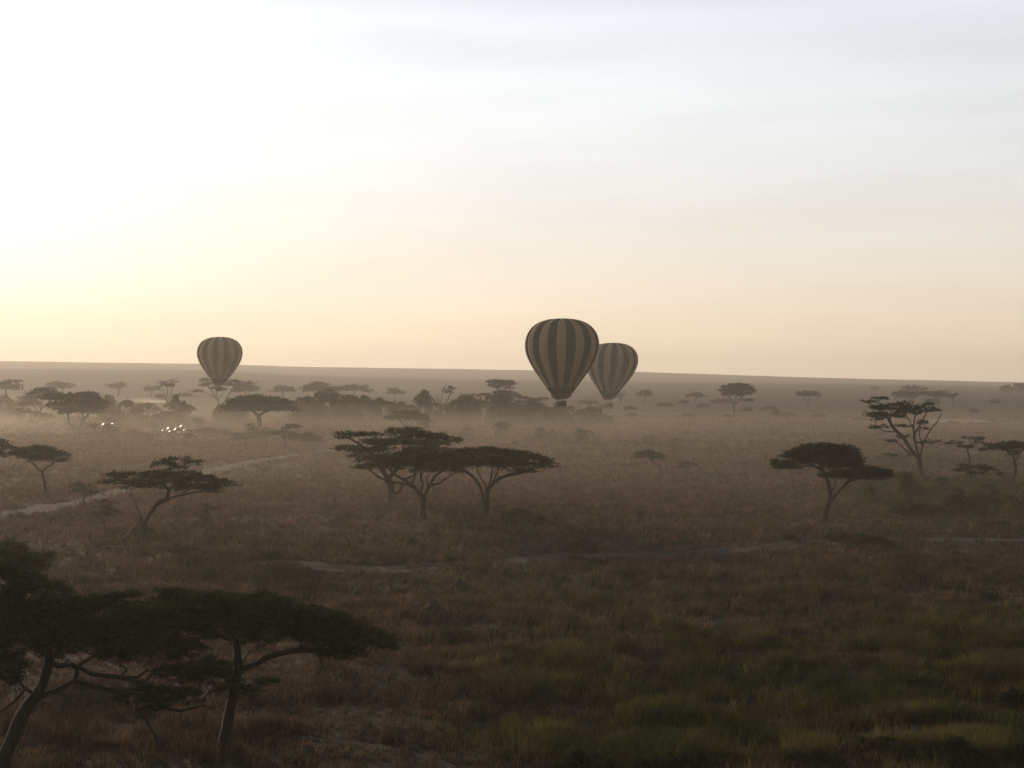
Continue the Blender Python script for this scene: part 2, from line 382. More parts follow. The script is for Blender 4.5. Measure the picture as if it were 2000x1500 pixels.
    for nm, f in (('strip', sp_), ('green', np.concatenate(GG)), ('tip', np.concatenate(TT)), ('tone', np.concatenate(NN))):
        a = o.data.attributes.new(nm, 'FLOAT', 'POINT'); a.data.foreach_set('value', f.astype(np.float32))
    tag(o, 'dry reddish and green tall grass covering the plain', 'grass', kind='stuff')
build_grass()
# ------------------------------------------------------------------ trees
def tubes(P, par, rad, sides):
    """skeleton (points, parent index, radius) to one mesh of tapered tubes"""
    n = len(P); d = np.zeros((n, 3)); k = np.nonzero(par >= 0)[0]
    d[k] = P[k]-P[par[k]]
    # main child of every node
    main = np.full(n, -1); best = np.zeros(n)
    for i in k:
        if rad[i] > best[par[i]]: best[par[i]] = rad[i]; main[par[i]] = i
    ln = np.linalg.norm(d, axis=1); ln[ln == 0] = 1; d /= ln[:, None]
    dn = d.copy(); h = main >= 0; dn[h] += d[main[h]]
    root = par < 0; dn[root] = d[main[root]]
    ln = np.linalg.norm(dn, axis=1); ln[ln < 1e-6] = 1; dn /= ln[:, None]
    ismain = main[par[k]] == k
    sd_ = np.where(ismain[:, None], dn[par[k]], d[k]); sr = np.where(ismain, rad[par[k]], np.minimum(rad[par[k]]*.9, rad[k]*1.3))
    def ring(c, dirs, r):
        ref = np.tile([0., 1., 0.], (len(c), 1)); bad = np.abs(dirs[:, 1]) > .9; ref[bad] = (1, 0, 0)
        u = np.cross(dirs, ref); u /= np.linalg.norm(u, axis=1)[:, None]; v = np.cross(dirs, u)
        a = np.linspace(0, 2*np.pi, sides, endpoint=False)
        return c[:, None]+r[:, None, None]*(np.cos(a)[None, :, None]*u[:, None]+np.sin(a)[None, :, None]*v[:, None])
    A = ring(P[par[k]], sd_, sr); B = ring(P[k], dn[k], rad[k])
    V = np.concatenate([A, B], 1).reshape(-1, 3); m = len(k); b = np.arange(m)[:, None]*2*sides; j = np.arange(sides)
    q = np.stack([b+j, b+(j+1) % sides, b+sides+(j+1) % sides, b+sides+j], -1).reshape(-1, 4)
    return V, q
def sprays(P, dirv, L, nleaf, flat, wid=.26):
    """clusters of narrow leaflets fanning out of the points P"""
    m = len(P)*nleaf; k = np.repeat(np.arange(len(P)), nleaf)
    a = rng.random(m)*2*np.pi; up = rng.normal(.10, flat, m)
    d = np.stack([np.cos(a), np.sin(a), up], 1)+dirv[k]*.7; d /= np.linalg.norm(d, axis=1)[:, None]
    l = L[k]*rng.uniform(.55, 1.25, m); s = np.cross(d, rng.normal(0, 1, (m, 3))*[.5, .5, 1.0]+[0, 0, .3]); s /= np.linalg.norm(s, axis=1)[:, None]+1e-9
    o = P[k]+rng.normal(0, 1, (m, 3))*(L[k]*.35)[:, None]*[1, 1, .5]
    w_ = (l*wid)[:, None]
    p0 = o; p1 = o+d*(l*.45)[:, None]+s*w_; p2 = o+d*l[:, None]; p3 = o+d*(l*.45)[:, None]-s*w_
    return np.stack([p0, p1, p2, p3], 1).reshape(-1, 3), np.arange(m*4).reshape(-1, 4)
def pad_points(cx, cy, cz, rx, ry, rz, n, hollow=.0):
    """points through a flat-bottomed dome: denser towards its top skin"""
    a = rng.random(n)*2*np.pi; r = np.sqrt(rng.random(n))
    r = r*(1+.10*np.sin(a*3+rng.random()*6)+.08*np.sin(a*7+rng.random()*6))
    top = np.sqrt(np.clip(1-r**2, 0, 1)); t = rng.random(n)**.55
    z = top*t*1.4-.55+rng.normal(0, .07, n)
    return np.stack([cx+rx*r*np.cos(a), cy+rz*r*np.sin(a), cz+ry*z], 1)
def build_tree(name, label, cat, base, limbs, pads, D=None, width=None, leaf='leaf', bark='bark', dens=1., group=None, twigs=1., rtwig=None, extra=0.,
               fork=None, pale=None, spread=1., leafsize=1.):
    px, py = base
    if D is None: D = dist_of(px, py)
    s = D/F; O = at(px, py, D); O.z = ground1(O.x, O.y)-.15
    zo = at(px, py, D).z-O.z
    def w3(x, y, dz=0.): return np.array([(x-px)*s, dz, (py-y)*s+zo])
    if not limbs and fork: limbs = [[base, fork]]
    # traced limbs become the skeleton
    P = [np.array([0, 0, 0.])]; par = [-1]; minr = [0.]; hpx = max(py-min([p[1] for p in pads] or [min(q[1] for L in limbs for q in L)]), 4)
    step = max(.55, 2.2*s)
    for li, L in enumerate(limbs):
        dz_end = 0 if li == 0 else rng.uniform(-1, 1)*.25*abs(L[-1][0]-L[0][0])*s+rng.normal(0, .25)
        A = w3(*L[0]); i = int(np.argmin([np.hypot(q[0]-A[0], q[2]-A[2]) for q in P])) if li else 0
        pts = [P[i]]; tot = sum(math.dist(L[q], L[q+1]) for q in range(len(L)-1)); run = 0
        for q in range(1, len(L)):
            run += math.dist(L[q-1], L[q]); b = w3(*L[q]); b[1] = P[i][1]+dz_end*run/max(tot, 1e-6); pts.append(b)
        pts = np.array(pts)
        if len(pts) > 2:   # smooth
            PP = np.vstack([2*pts[0]-pts[1], pts, 2*pts[-1]-pts[-2]]); o = []
            for j in range(1, len(PP)-2):
                m = max(1, int(np.linalg.norm(PP[j+1]-PP[j])/step))
                for t in np.arange(m)/m:
                    a, b, c, d = PP[j-1:j+3]; o.append(.5*((2*b)+(c-a)*t+(2*a-5*b+4*c-d)*t*t+(3*b-a-3*c+d)*t**3))
            o.append(PP[-2]); pts = np.array(o)
        else:
            m = max(2, int(np.linalg.norm(pts[1]-pts[0])/step)); pts = np.array([pts[0]+(pts[1]-pts[0])*t for t in np.linspace(0, 1, m+1)])
        cur = i
        for b in pts[1:]:
            f_ = np.linalg.norm(b-pts[0])/max(np.linalg.norm(pts[-1]-pts[0]), 1e-6); minr.append((.08+.38*min(1, tot/(.45*hpx)) if li else .7)*(1-.62*min(f_, 1)))
            b = b+rng.normal(0, .05, 3)*min(1, step); P.append(b); par.append(cur); cur = len(P)-1
    n_limb = len(P); tips0 = len(P)
    # crown pads in metres
    pd = []
    halfw = max([abs(p[0]-px)+p[2] for p in pads]) if pads else 0
    for p in pads:
        cx, cy, rx, ry = p[:4]; dz = p[4] if len(p) > 4 else rng.uniform(-1, 1)*.45*max(0, halfw-rx)*.8
        c = w3(cx, cy, dz*s); rz = rx*s*(.95 if rx > .5*halfw else 1.15)*spread
        pd.append((c[0], c[1], c[2], rx*s, ry*s, rz))
    # branch tips through the pads, joined to the nearest part of the skeleton
    tips = []
    for c in pd:
        n = int(np.clip(twigs*c[3]*c[5]*1.6/(step**1.1), 5, 70)); q = pad_points(*c, n); q[:, 2] -= c[4]*.25; tips.append(q)
    if tips:
        T = np.concatenate(tips)
        arr = np.array(P)
        dmin = np.array([np.min(np.linalg.norm(arr-t, axis=1)) for t in T]); T = T[np.argsort(dmin)]
        Pn = np.zeros((len(P)+len(T)*12, 3)); Pn[:len(P)] = P; m = len(P)
        minz = arr[:, 2].max()*.25 if fork is None else w3(*fork)[2]*.92
        for t in T:
            v = t-Pn[:m]; dist = np.linalg.norm(v, axis=1)
            cost = dist*(1+.9*np.clip(-v[:, 2]/(dist+.1), 0, 1)+.25*np.clip(1-np.abs(v[:, 2])/(dist+.1), 0, 1)*0)+(Pn[:m, 2] < minz)*dist.max()*.6
            i = int(np.argmin(cost)); a = Pn[i]; ln = np.linalg.norm(t-a)
            if ln < step*.35: continue
            pd_ = a-Pn[par[i]] if par[i] >= 0 else np.array([0, 0, 1.]); pd_ = pd_/(np.linalg.norm(pd_)+1e-6)
            m1 = a+pd_*ln*.33+[0, 0, ln*.10]+rng.normal(0, .07, 3)*ln; m2 = a*.35+t*.65+[0, 0, ln*.06]+rng.normal(0, .09, 3)*ln
            nn = int(np.clip(ln/step, 1, 8)); cur = i
            for q in range(1, nn+1):
                u = q/nn; b = (1-u)**3*a+3*(1-u)**2*u*m1+3*(1-u)*u*u*m2+u**3*t
                if q < nn: b = b+rng.normal(0, .05, 3)*step
                Pn[m] = b; par.append(cur); cur = m; m += 1
        P = Pn[:m]
    else: P = np.array(P)
    par = np.array(par); cnt = np.zeros(len(P)); haschild = np.zeros(len(P), bool); haschild[par[par >= 0]] = True
    cnt[~haschild] = 1
    for i in range(len(P)-1, 0, -1): cnt[par[i]] += cnt[i]
    W = (width or .05*max(5, (py-min([p[1] for p in pads] or [py-60])))) * s * .5
    rt = rtwig if rtwig else max(.018, .20*s)
    e = max(.3, math.log(max(W/rt, 1.5))/math.log(max(cnt[0], 2)))
    rad = rt*cnt**min(e, .8); rad *= W/max(rad[0], 1e-6) if rad[0] < W else 1
    rad[:n_limb] = np.maximum(rad[:n_limb], np.array(minr)*W); rad = np.minimum(rad, W); rad = np.maximum(rad, rt*.7)
    z = P[:, 2]; flare = 1+.5*np.exp(-z/(W*1.8+.2)); near = np.hypot(P[:, 0], P[:, 1]) < W*6; rad = np.where(near, rad*flare, rad)
    root = thing(name, O, label, cat, group)
    V, q = tubes(P, par, rad, 7 if s < .06 else 5 if s < .12 else 4)
    link_mesh('trunk', V, [q], M[bark], root, smooth=True)
    # foliage
    if pads and dens > 0:
        LL = (.0015*D+.06)*leafsize; VV, FF, base_i = [], [], 0
        allP, allD, allL = [], [], []
        for c in pd:
            area = math.pi*c[3]*c[5]; n = int(np.clip(dens*1.05*area/LL**2*(1+min(c[4]/c[3], 1)*.8), 14, 9000))
            # sub-clumps inside the pad, so that gaps and ragged edges appear
            ncl = int(np.clip(area/(LL*2.6)**2*.9*min(dens, 1.4), 5, 500)); cc = pad_points(*c, ncl)
            kk = rng.integers(0, ncl, n); sc_ = np.array([LL*1.5+.05*c[3], LL*1.5+.05*c[5], min(LL*.4+.05*c[4], c[4]*.5)])
            q1 = cc[kk]+rng.normal(0, .55, (n, 3))*sc_
            dr = (q1-np.array(c[:3]))/np.array([c[3], c[5], c[4]*2.5]); 
            allP.append(q1); allD.append(dr); allL.append(np.full(n, LL))
        # leaves along the finest twigs
        tw = np.nonzero((cnt <= 3) & (np.arange(len(P)) >= n_limb))[0]
        if len(tw):
            kk = rng.choice(tw, int(len(tw)*(1.2+extra))); q1 = P[kk]+rng.normal(0, .3, (len(kk), 3))*LL*[1.2, 1.2, .6]
            allP.append(q1); allD.append(np.zeros_like(q1)+[0, 0, .2]); allL.append(np.full(len(kk), LL*.8))
        V, q = sprays(np.concatenate(allP), np.concatenate(allD), np.concatenate(allL), 4, .30)
        link_mesh('crown', V, [q], M[leaf], root)
    return root
def T_(label, base, pads, limbs=(), cat='tree', name='acacia_tree', group='flat topped acacias across the plain', **kw):
    return build_tree(name, label, cat, base, list(limbs), pads, group=group, **kw)

# --- foreground, left
T_('huge leaning acacia filling the bottom left corner, trunk cut by the photo edge', (2, 1508),
   [(60, 1215, 95, 38), (5, 1125, 55, 26, 20), (75, 1150, 70, 26, -20), (20, 1205, 70, 34, 30), (-20, 1255, 60, 40, 0), (120, 1225, 90, 30, 40), (300, 1215, 60, 22, 10), (10, 1305, 40, 34, 10), (130, 1180, 70, 28), (20, 1165, 60, 32), (215, 1165, 52, 20), (270, 1205, 75, 26), (185, 1235, 110, 34), (320, 1250, 80, 28), (110, 1270, 80, 24),
    (20, 1270, 55, 45), (255, 1285, 85, 22), (370, 1300, 50, 16), (350, 1345, 58, 15), (235, 1372, 52, 22), (395, 1335, 34, 10), (10, 1320, 24, 18), (175, 1152, 30, 10), (250, 1160, 30, 9)],
   [[(2, 1508), (7, 1484), (42, 1400), (72, 1357), (90, 1317), (98, 1292), (95, 1250), (100, 1215)], [(60, 1370), (85, 1357), (108, 1350), (142, 1330), (147, 1307), (167, 1293), (200, 1268)],
    [(142, 1332), (184, 1343), (225, 1350), (267, 1353), (310, 1348), (350, 1352)], [(96, 1300), (115, 1298), (142, 1297), (184, 1312), (242, 1317), (275, 1317), (300, 1300)],
    [(67, 1352), (50, 1347), (25, 1372), (0, 1392), (-30, 1400)], [(267, 1353), (270, 1383), (289, 1405), (304, 1433), (312, 1453), (310, 1474)], [(304, 1433), (318, 1448), (338, 1443)],
    [(118, 1350), (137, 1367), (120, 1388), (118, 1400)], [(270, 1372), (300, 1378), (350, 1391), (390, 1382), (412, 1391)], [(390, 1382), (398, 1362), (412, 1352)], [(95, 1265), (60, 1262), (20, 1250)],
    [(95, 1240), (130, 1215), (170, 1190)], [(240, 1317), (292, 1325), (310, 1300), (330, 1295)]],
   D=72, width=26, leaf='leaf', dens=2.3, twigs=1.3)
T_('wide dark acacia in the foreground with one long limb reaching right', (438, 1472),
   [(410, 1170, 85, 20), (500, 1172, 85, 20), (570, 1188, 90, 22), (455, 1196, 95, 18), (545, 1218, 95, 18), (630, 1212, 70, 18), (665, 1236, 85, 17), (735, 1240, 56, 13), (600, 1248, 80, 14), (680, 1258, 45, 9),
    (385, 1195, 40, 18), (340, 1165, 45, 16), (350, 1215, 50, 18), (480, 1262, 55, 9), (425, 1282, 45, 16), (410, 1322, 55, 16), (470, 1332, 42, 12), (380, 1250, 35, 16), (510, 1345, 26, 8)],
   [[(438, 1472), (441, 1440), (448, 1395), (458, 1350), (466, 1305), (464, 1270), (461, 1248)], [(466, 1308), (480, 1304), (500, 1297), (540, 1277), (590, 1270), (640, 1271), (690, 1263), (730, 1250)],
    [(461, 1248), (455, 1234), (440, 1224), (420, 1206)], [(461, 1250), (440, 1246), (415, 1232), (390, 1214), (370, 1204)], [(458, 1236), (480, 1234), (510, 1232), (530, 1220), (560, 1212)],
    [(606, 1271), (625, 1279), (630, 1298), (623, 1315), (612, 1320)], [(690, 1263), (706, 1270), (717, 1283), (728, 1288)], [(462, 1300), (475, 1290), (485, 1275), (500, 1266)],
    [(400, 1318), (440, 1328), (480, 1345), (520, 1350)], [(463, 1312), (440, 1318), (400, 1318)], [(400, 1330), (390, 1345), (388, 1358)]],
   width=21, leaf='leaf', dens=1.9, twigs=1.4)
T_('dark green acacia crown at the left edge above the huge leaning acacia', (62, 1228),
   [(10, 1068, 42, 20), (30, 1085, 60, 18), (75, 1088, 34, 14), (45, 1100, 55, 12), (0, 1095, 50, 18), (70, 1108, 22, 7)],
   [[(62, 1228), (66, 1160), (64, 1122)], [(66, 1125), (50, 1108), (30, 1096)], [(66, 1122), (82, 1112), (95, 1103)], [(64, 1130), (40, 1112), (15, 1100)]], D=116, width=12, leaf='leaf_green', dens=1.6)
T_('green flat crown cut by the left photo edge beside a fork trunked acacia', (-22, 968), [(5, 875, 30, 13), (-30, 880, 40, 16), (18, 885, 16, 7), (-5, 866, 16, 7)], fork=(-22, 905), leaf='leaf_green', dens=1.5, width=8)
T_('small acacia with a bright green crown and straight trunk by the left road', (90, 975),
   [(60, 880, 30, 10), (82, 876, 22, 8), (97, 887, 32, 11), (125, 893, 17, 12), (48, 890, 20, 8), (75, 893, 30, 9)],
   [[(90, 975), (87, 945), (82, 921)], [(82, 921), (70, 912), (64, 900), (61, 892)], [(83, 921), (92, 912), (103, 906), (108, 897)], [(70, 912), (60, 903), (46, 901)]], width=6.5, leaf='leaf_green', dens=1.6)
T_('layered acacia with two trunks growing out of a termite mound', (276, 1054),
   [(268, 950, 34, 9), (216, 930, 25, 6), (250, 928, 24, 7), (232, 938, 26, 5), (300, 930, 44, 9), (318, 907, 27, 8), (345, 896, 20, 4), (372, 906, 20, 6), (352, 914, 18, 4), (362, 926, 48, 9), (400, 936, 42, 9), (425, 945, 27, 9), (390, 950, 45, 8), (335, 940, 38, 7), (290, 944, 26, 6)],
   [[(276, 1054), (278, 1040), (278, 1027)], [(278, 1030), (272, 1002), (264, 982), (255, 960)], [(264, 982), (270, 972), (277, 962)], [(278, 1027), (288, 1010), (303, 989), (324, 976), (350, 969), (389, 960), (420, 962), (440, 960)],
    [(324, 976), (328, 957), (316, 946)], [(312, 945), (290, 940), (262, 938), (246, 944), (216, 944), (196, 935)], [(328, 960), (345, 945), (360, 935)], [(350, 967), (375, 952), (400, 945)], [(330, 950), (350, 925), (368, 912)], [(345, 930), (348, 912), (342, 900)], [(234, 932), (240, 921), (243, 914)]],
   width=10, leaf='leaf', dens=1.1, twigs=2)
T_('small grey bushy tree standing right on the left road edge', (163, 990), [(158, 950, 22, 10), (172, 957, 22, 12), (188, 963, 18, 9), (150, 960, 16, 8)], fork=(163, 970), leaf='leaf_thin', dens=.9, width=4)
T_('thin stemmed small tree with round grey crown left of the termite mound acacia', (204, 1046), [(203, 985, 20, 10), (207, 996, 27, 10), (222, 1002, 16, 6), (196, 1006, 14, 6)], limbs=[[(204, 1046), (205, 1012)], [(204, 1030), (198, 1006)], [(205, 1025), (214, 1003)]], leaf='leaf_thin', dens=.7, width=3.5)
T_('faint round grey tree standing right of the termite mound acacia', (405, 1036), [(408, 995, 20, 12), (405, 1008, 22, 12), (398, 1000, 12, 10)], fork=(406, 1018), leaf='leaf_thin', dens=.6, width=3.5)
T_('sparse grey sapling with open twigs under the right limb of the mound acacia', (350, 1018), [(350, 990, 12, 7), (358, 1000, 10, 7), (342, 1003, 9, 6)], fork=(350, 1008), leaf='leaf_thin', dens=.3, width=2.5)
# --- three acacias in the middle
T_('rearmost of the three middle acacias, tallest, with broken layered crown', (761, 985),
   [(693, 847, 37, 6), (733, 848, 16, 5), (789, 844, 44, 10), (820, 851, 42, 9), (863, 851, 25, 6), (884, 861, 20, 4), (728, 863, 30, 8), (676, 873, 23, 5), (712, 880, 38, 7), (690, 892, 20, 5), (780, 862, 45, 8), (840, 864, 34, 6), (752, 874, 26, 6), (668, 855, 14, 2), (662, 877, 12, 2)],
   [[(761, 985), (763, 965), (763, 945), (758, 936)], [(758, 938), (747, 918), (738, 905), (728, 888), (716, 880)], [(764, 938), (775, 915), (786, 895), (789, 870)], [(767, 964), (782, 960), (785, 947), (794, 935), (815, 924), (830, 900)],
    [(738, 905), (720, 898), (700, 892)], [(780, 905), (810, 885), (840, 872), (870, 866)], [(735, 896), (745, 870), (755, 860)], [(716, 880), (690, 862), (672, 854)]],
   width=16, leaf='leaf', dens=1.25, twigs=1.8)
T_('front acacia of the three in the middle, on the thickest dark trunk', (825, 1014),
   [(735, 897, 36, 8), (722, 909, 26, 6), (784, 890, 50, 9), (832, 880, 52, 9), (868, 892, 55, 12), (808, 906, 50, 11), (856, 914, 46, 10), (758, 908, 34, 9), (880, 906, 34, 10), (700, 915, 10, 3), (815, 893, 60, 10)],
   [[(825, 1014), (826, 990), (827, 972)], [(826, 973), (815, 958), (798, 946), (774, 941), (756, 937), (737, 928), (727, 918)], [(817, 960), (803, 945), (774, 928), (762, 916)], [(826, 972), (832, 962), (838, 950), (858, 944), (875, 932), (892, 922)],
    [(806, 946), (812, 930), (808, 918)], [(835, 955), (834, 935), (842, 922)], [(824, 965), (826, 945), (822, 930), (830, 918)], [(840, 949), (850, 930), (868, 918)]],
   width=14, leaf='leaf_green', dens=1.35, twigs=2.0)
T_('right acacia of the three in the middle, two slim trunks, crown tapering right', (948, 1006),
   [(900, 883, 30, 6), (905, 900, 38, 10), (940, 880, 40, 8), (976, 884, 52, 9), (1012, 887, 42, 8), (1046, 894, 32, 7), (1070, 904, 20, 4), (1084, 909, 9, 2), (940, 903, 42, 10), (1010, 908, 48, 8), (1024, 919, 24, 4), (975, 900, 50, 10)],
   [[(948, 1006), (951, 985), (952, 964), (954, 955)], [(949, 1000), (945, 980), (939, 953), (927, 935), (906, 918), (890, 912)], [(952, 962), (948, 948), (941, 936), (933, 922)], [(954, 955), (960, 930), (962, 914)],
    [(955, 957), (965, 945), (977, 934), (995, 928), (1024, 923), (1045, 916)], [(957, 952), (967, 932), (975, 915)], [(975, 935), (970, 926), (966, 916)], [(1020, 923), (1050, 910), (1075, 908)]],
   width=13, leaf='leaf', dens=1.35, twigs=2.0)
# --- right side
T_('umbrella acacia with a clean dome and a lower right wing on its slanting trunk', (1609, 1020),
   [(1602, 878, 46, 14), (1636, 880, 38, 14), (1570, 887, 42, 12), (1530, 904, 20, 6), (1545, 913, 28, 4), (1605, 894, 60, 10), (1655, 890, 20, 12), (1655, 908, 40, 10), (1690, 918, 40, 10), (1722, 926, 24, 7), (1640, 924, 34, 10), (1690, 928, 44, 6), (1620, 930, 14, 6)],
   [[(1609, 1020), (1613, 1000), (1620, 975), (1624, 960)], [(1623, 965), (1617, 940), (1607, 918), (1605, 905)], [(1607, 918), (1589, 910), (1566, 911), (1536, 915)], [(1607, 915), (1596, 903), (1575, 898)],
    [(1619, 985), (1636, 960), (1657, 939), (1683, 933), (1714, 935), (1732, 932)], [(1628, 970), (1650, 945), (1665, 930)], [(1624, 960), (1632, 945), (1630, 930)], [(1605, 905), (1620, 896), (1640, 890)]],
   width=12, leaf='leaf', dens=2.5, twigs=1.8)
T_('tallest thin limbed tree at the right with a loose feathery crown', (1806, 948),
   [(1722, 777, 18, 3), (1694, 783, 13, 3), (1712, 795, 22, 5), (1745, 795, 27, 8), (1762, 789, 20, 4), (1782, 800, 26, 6), (1805, 797, 24, 5), (1822, 790, 14, 4), (1717, 808, 20, 7), (1742, 812, 32, 6), (1705, 818, 13, 3), (1775, 806, 22, 5), (1712, 833, 18, 3), (1822, 803, 12, 3),
    (1770, 832, 15, 2), (1808, 826, 13, 5), (1815, 864, 14, 2), (1733, 859, 12, 2), (1830, 861, 8, 2), (1770, 852, 12, 3), (1755, 890, 12, 2), (1815, 840, 8, 3)],
   [[(1806, 948), (1801, 925), (1797, 908), (1796, 898)], [(1795, 900), (1782, 880), (1768, 858), (1750, 838), (1733, 813), (1710, 793), (1690, 781)], [(1796, 898), (1788, 866), (1784, 838), (1788, 811), (1800, 800)],
    [(1798, 895), (1803, 866), (1816, 840), (1832, 819), (1838, 806)], [(1786, 850), (1802, 822), (1812, 803), (1828, 790)], [(1791, 898), (1770, 880), (1750, 864), (1728, 860)], [(1754, 845), (1734, 843), (1718, 836), (1700, 836)],
    [(1784, 840), (1770, 815), (1760, 803)], [(1797, 870), (1795, 845), (1800, 828)], [(1780, 893), (1762, 892), (1750, 898)], [(1740, 822), (1745, 805)], [(1806, 860), (1818, 864)]],
   width=9, leaf='leaf', dens=.8, twigs=3, bark='bark', name='fever_tree', group=None)
T_('small open flat crowned tree right of the tallest thin limbed tree', (1895, 955), [(1898, 856, 22, 3), (1912, 863, 10, 3), (1870, 865, 18, 3), (1890, 872, 20, 3), (1925, 868, 8, 2)],
   [[(1895, 955), (1894, 907), (1892, 888), (1889, 877)], [(1889, 878), (1877, 866), (1862, 865)], [(1890, 877), (1898, 866), (1906, 860)]], width=3, leaf='leaf_thin', dens=.45, twigs=2)
T_('dark mushroom crowned acacia near the right edge on a bent trunk', (1972, 948), [(1950, 873, 28, 6), (1975, 868, 26, 7), (1986, 876, 22, 8), (2002, 872, 20, 8), (1935, 877, 14, 3), (1985, 886, 12, 5)],
   [[(1972, 948), (1984, 922), (1982, 903), (1979, 890)], [(1979, 890), (1968, 880), (1955, 876)], [(1984, 905), (1988, 892), (1994, 880)]], width=6, leaf='leaf', dens=1.7)
T_('leaning many stemmed tree with a thin flat crown among the right green shrubs', (1875, 992), [(1902, 911, 32, 4), (1928, 917, 20, 4), (1872, 911, 12, 2), (1945, 924, 12, 3), (1888, 919, 22, 4), (1915, 925, 22, 3)],
   [[(1875, 992), (1882, 970), (1895, 945), (1904, 925)], [(1876, 988), (1892, 965), (1915, 942), (1930, 928)], [(1878, 980), (1880, 955), (1886, 930)], [(1884, 968), (1905, 948), (1940, 930)]], width=3.4, leaf='leaf_thin', dens=.5, twigs=2.6, bark='bark_pale')
T_('small leaning acacia in the open centre with a low branch to the right', (1293, 930), [(1262, 886, 24, 6), (1285, 891, 18, 6), (1245, 893, 9, 3), (1345, 908, 15, 5), (1332, 911, 10, 3)],
   [[(1293, 930), (1291, 917), (1279, 904), (1268, 894)], [(1291, 917), (1290, 902)], [(1294, 924), (1304, 918), (1316, 912), (1334, 909)]], width=4.5, leaf='leaf', dens=1.4)
# --- hazy middle distance, left
T_('big spreading acacia with several curved trunks beside the parked safari cars', (155, 838),
   [(150, 776, 48, 8), (175, 786, 28, 8), (110, 776, 26, 7), (145, 790, 50, 9), (165, 769, 20, 3), (120, 796, 18, 6), (185, 795, 22, 5), (155, 801, 35, 6), (132, 803, 14, 8)],
   [[(155, 838), (163, 822), (172, 810), (185, 800)], [(158, 832), (156, 815), (150, 805)], [(160, 826), (162, 812), (160, 802)], [(150, 838), (136, 826), (134, 812), (130, 800)], [(172, 810), (168, 800)]], width=7, leaf='leaf', dens=1.5, twigs=1.6)
T_('pale acacia standing half behind the big spreading acacia at the left', (80, 822), [(85, 762, 24, 5), (103, 767, 14, 4), (68, 768, 14, 6), (50, 777, 13, 5), (62, 788, 20, 7), (75, 775, 20, 5), (42, 786, 8, 4)],
   [[(80, 822), (79, 806), (80, 790)], [(79, 808), (68, 795)], [(80, 800), (92, 788), (100, 780)]], width=4, leaf='leaf', dens=1.1)
T_('low crooked tree with a small umbrella in front of the left dust', (69, 833), [(88, 811, 12, 5), (76, 810, 10, 4), (58, 805, 12, 3), (95, 818, 6, 3), (43, 802, 6, 7), (62, 822, 8, 4)],
   [[(69, 833), (72, 826), (80, 818)], [(70, 830), (62, 820), (58, 810)]], width=3, leaf='leaf', dens=1.2)
T_('small upright sapling in the left dust left of the low crooked tree', (40, 828), [(42, 806, 5, 8), (44, 815, 5, 5), (29, 808, 4, 2)], limbs=[[(40, 828), (41, 816)], [(41, 818), (30, 809)]], width=2.2, leaf='leaf', dens=1.)
T_('acacia cut by the left edge on the far dusty plain', (12, 790), [(8, 749, 16, 5), (25, 745, 12, 3), (18, 757, 20, 5), (34, 753, 5, 2), (0, 752, 10, 5)], fork=(12, 776), width=3.4, leaf='leaf', dens=1.)
T_('faint wide acacia on the far plain above the big spreading acacia', (122, 778), [(114, 748, 16, 5), (128, 751, 13, 4), (100, 757, 8, 3), (118, 755, 20, 4)], fork=(122, 768), width=2.8, leaf='leaf_thin', dens=1.)
T_('small far umbrella acacia, leftmost of two alone above the misty palms', (231, 774), [(231, 752, 14, 5), (226, 756, 10, 3)], fork=(231, 763), width=2.4, leaf='leaf', dens=1.2)
T_('small far umbrella acacia, just left of the tall vase shaped bare tree', (296, 776), [(297, 758, 15, 4), (290, 761, 10, 3)], fork=(296, 769), width=2.4, leaf='leaf', dens=1.2)
T_('tall vase shaped bare tree rising from the misty palms at the left', (327, 800), [(318, 746, 5, 4), (337, 745, 4, 6), (325, 752, 8, 3), (332, 752, 8, 4)],
   [[(327, 800), (326, 786)], [(326, 786), (321, 768), (316, 750), (314, 742)], [(326, 787), (334, 772), (338, 755), (341, 741)], [(325, 782), (327, 765), (325, 752)], [(330, 778), (331, 762)]], width=3, leaf='leaf_thin', dens=.25, twigs=2.2, name='bare_tree', group=None)
T_('wide forking thin crowned tree in front of the left balloon', (430, 800), [(404, 742, 10, 2.4), (412, 748, 10, 2.4), (398, 751, 8, 2.4), (425, 758, 10, 2.4), (385, 764, 6, 2), (455, 744, 12, 2.4), (458, 752, 10, 2.4), (436, 760, 8, 2.4), (465, 758, 6, 2), (447, 750, 8, 2.4), (395, 752, 6, 2)],
   [[(430, 800), (427, 786), (424, 778)], [(427, 786), (416, 768), (406, 755), (398, 745)], [(425, 780), (422, 765), (420, 750)], [(431, 795), (445, 775), (456, 758), (466, 745)], [(426, 785), (436, 765), (440, 752)], [(420, 776), (402, 768), (386, 765)]],
   width=3.6, leaf='leaf', dens=.8, twigs=2.4, name='fever_tree', group=None)
T_('pale vase shaped acacia right behind the thin crowned tree under the left balloon', (481, 788), [(484, 748, 14, 4), (470, 752, 16, 5), (492, 755, 13, 4), (475, 760, 18, 4), (465, 764, 8, 2), (498, 762, 6, 2)],
   [[(481, 788), (480, 774), (476, 762)], [(480, 776), (488, 762)]], width=3, leaf='leaf_thin', dens=1.)
T_('small far umbrella acacia directly right of the pale vase shaped one', (553, 782), [(552, 756, 14, 3), (563, 760, 12, 3), (542, 761, 9, 2.4), (555, 762, 20, 2.4)], fork=(553, 770), width=2.8, leaf='leaf', dens=1.3)
T_('wide far umbrella acacia rising over the highest palm thicket', (623, 792), [(622, 751, 20, 3.4), (608, 756, 14, 3.4), (636, 757, 18, 3.4), (622, 760, 28, 4), (648, 763, 7, 2.4), (597, 762, 5, 2)], fork=(623, 773), width=3.4, leaf='leaf', dens=1.4)
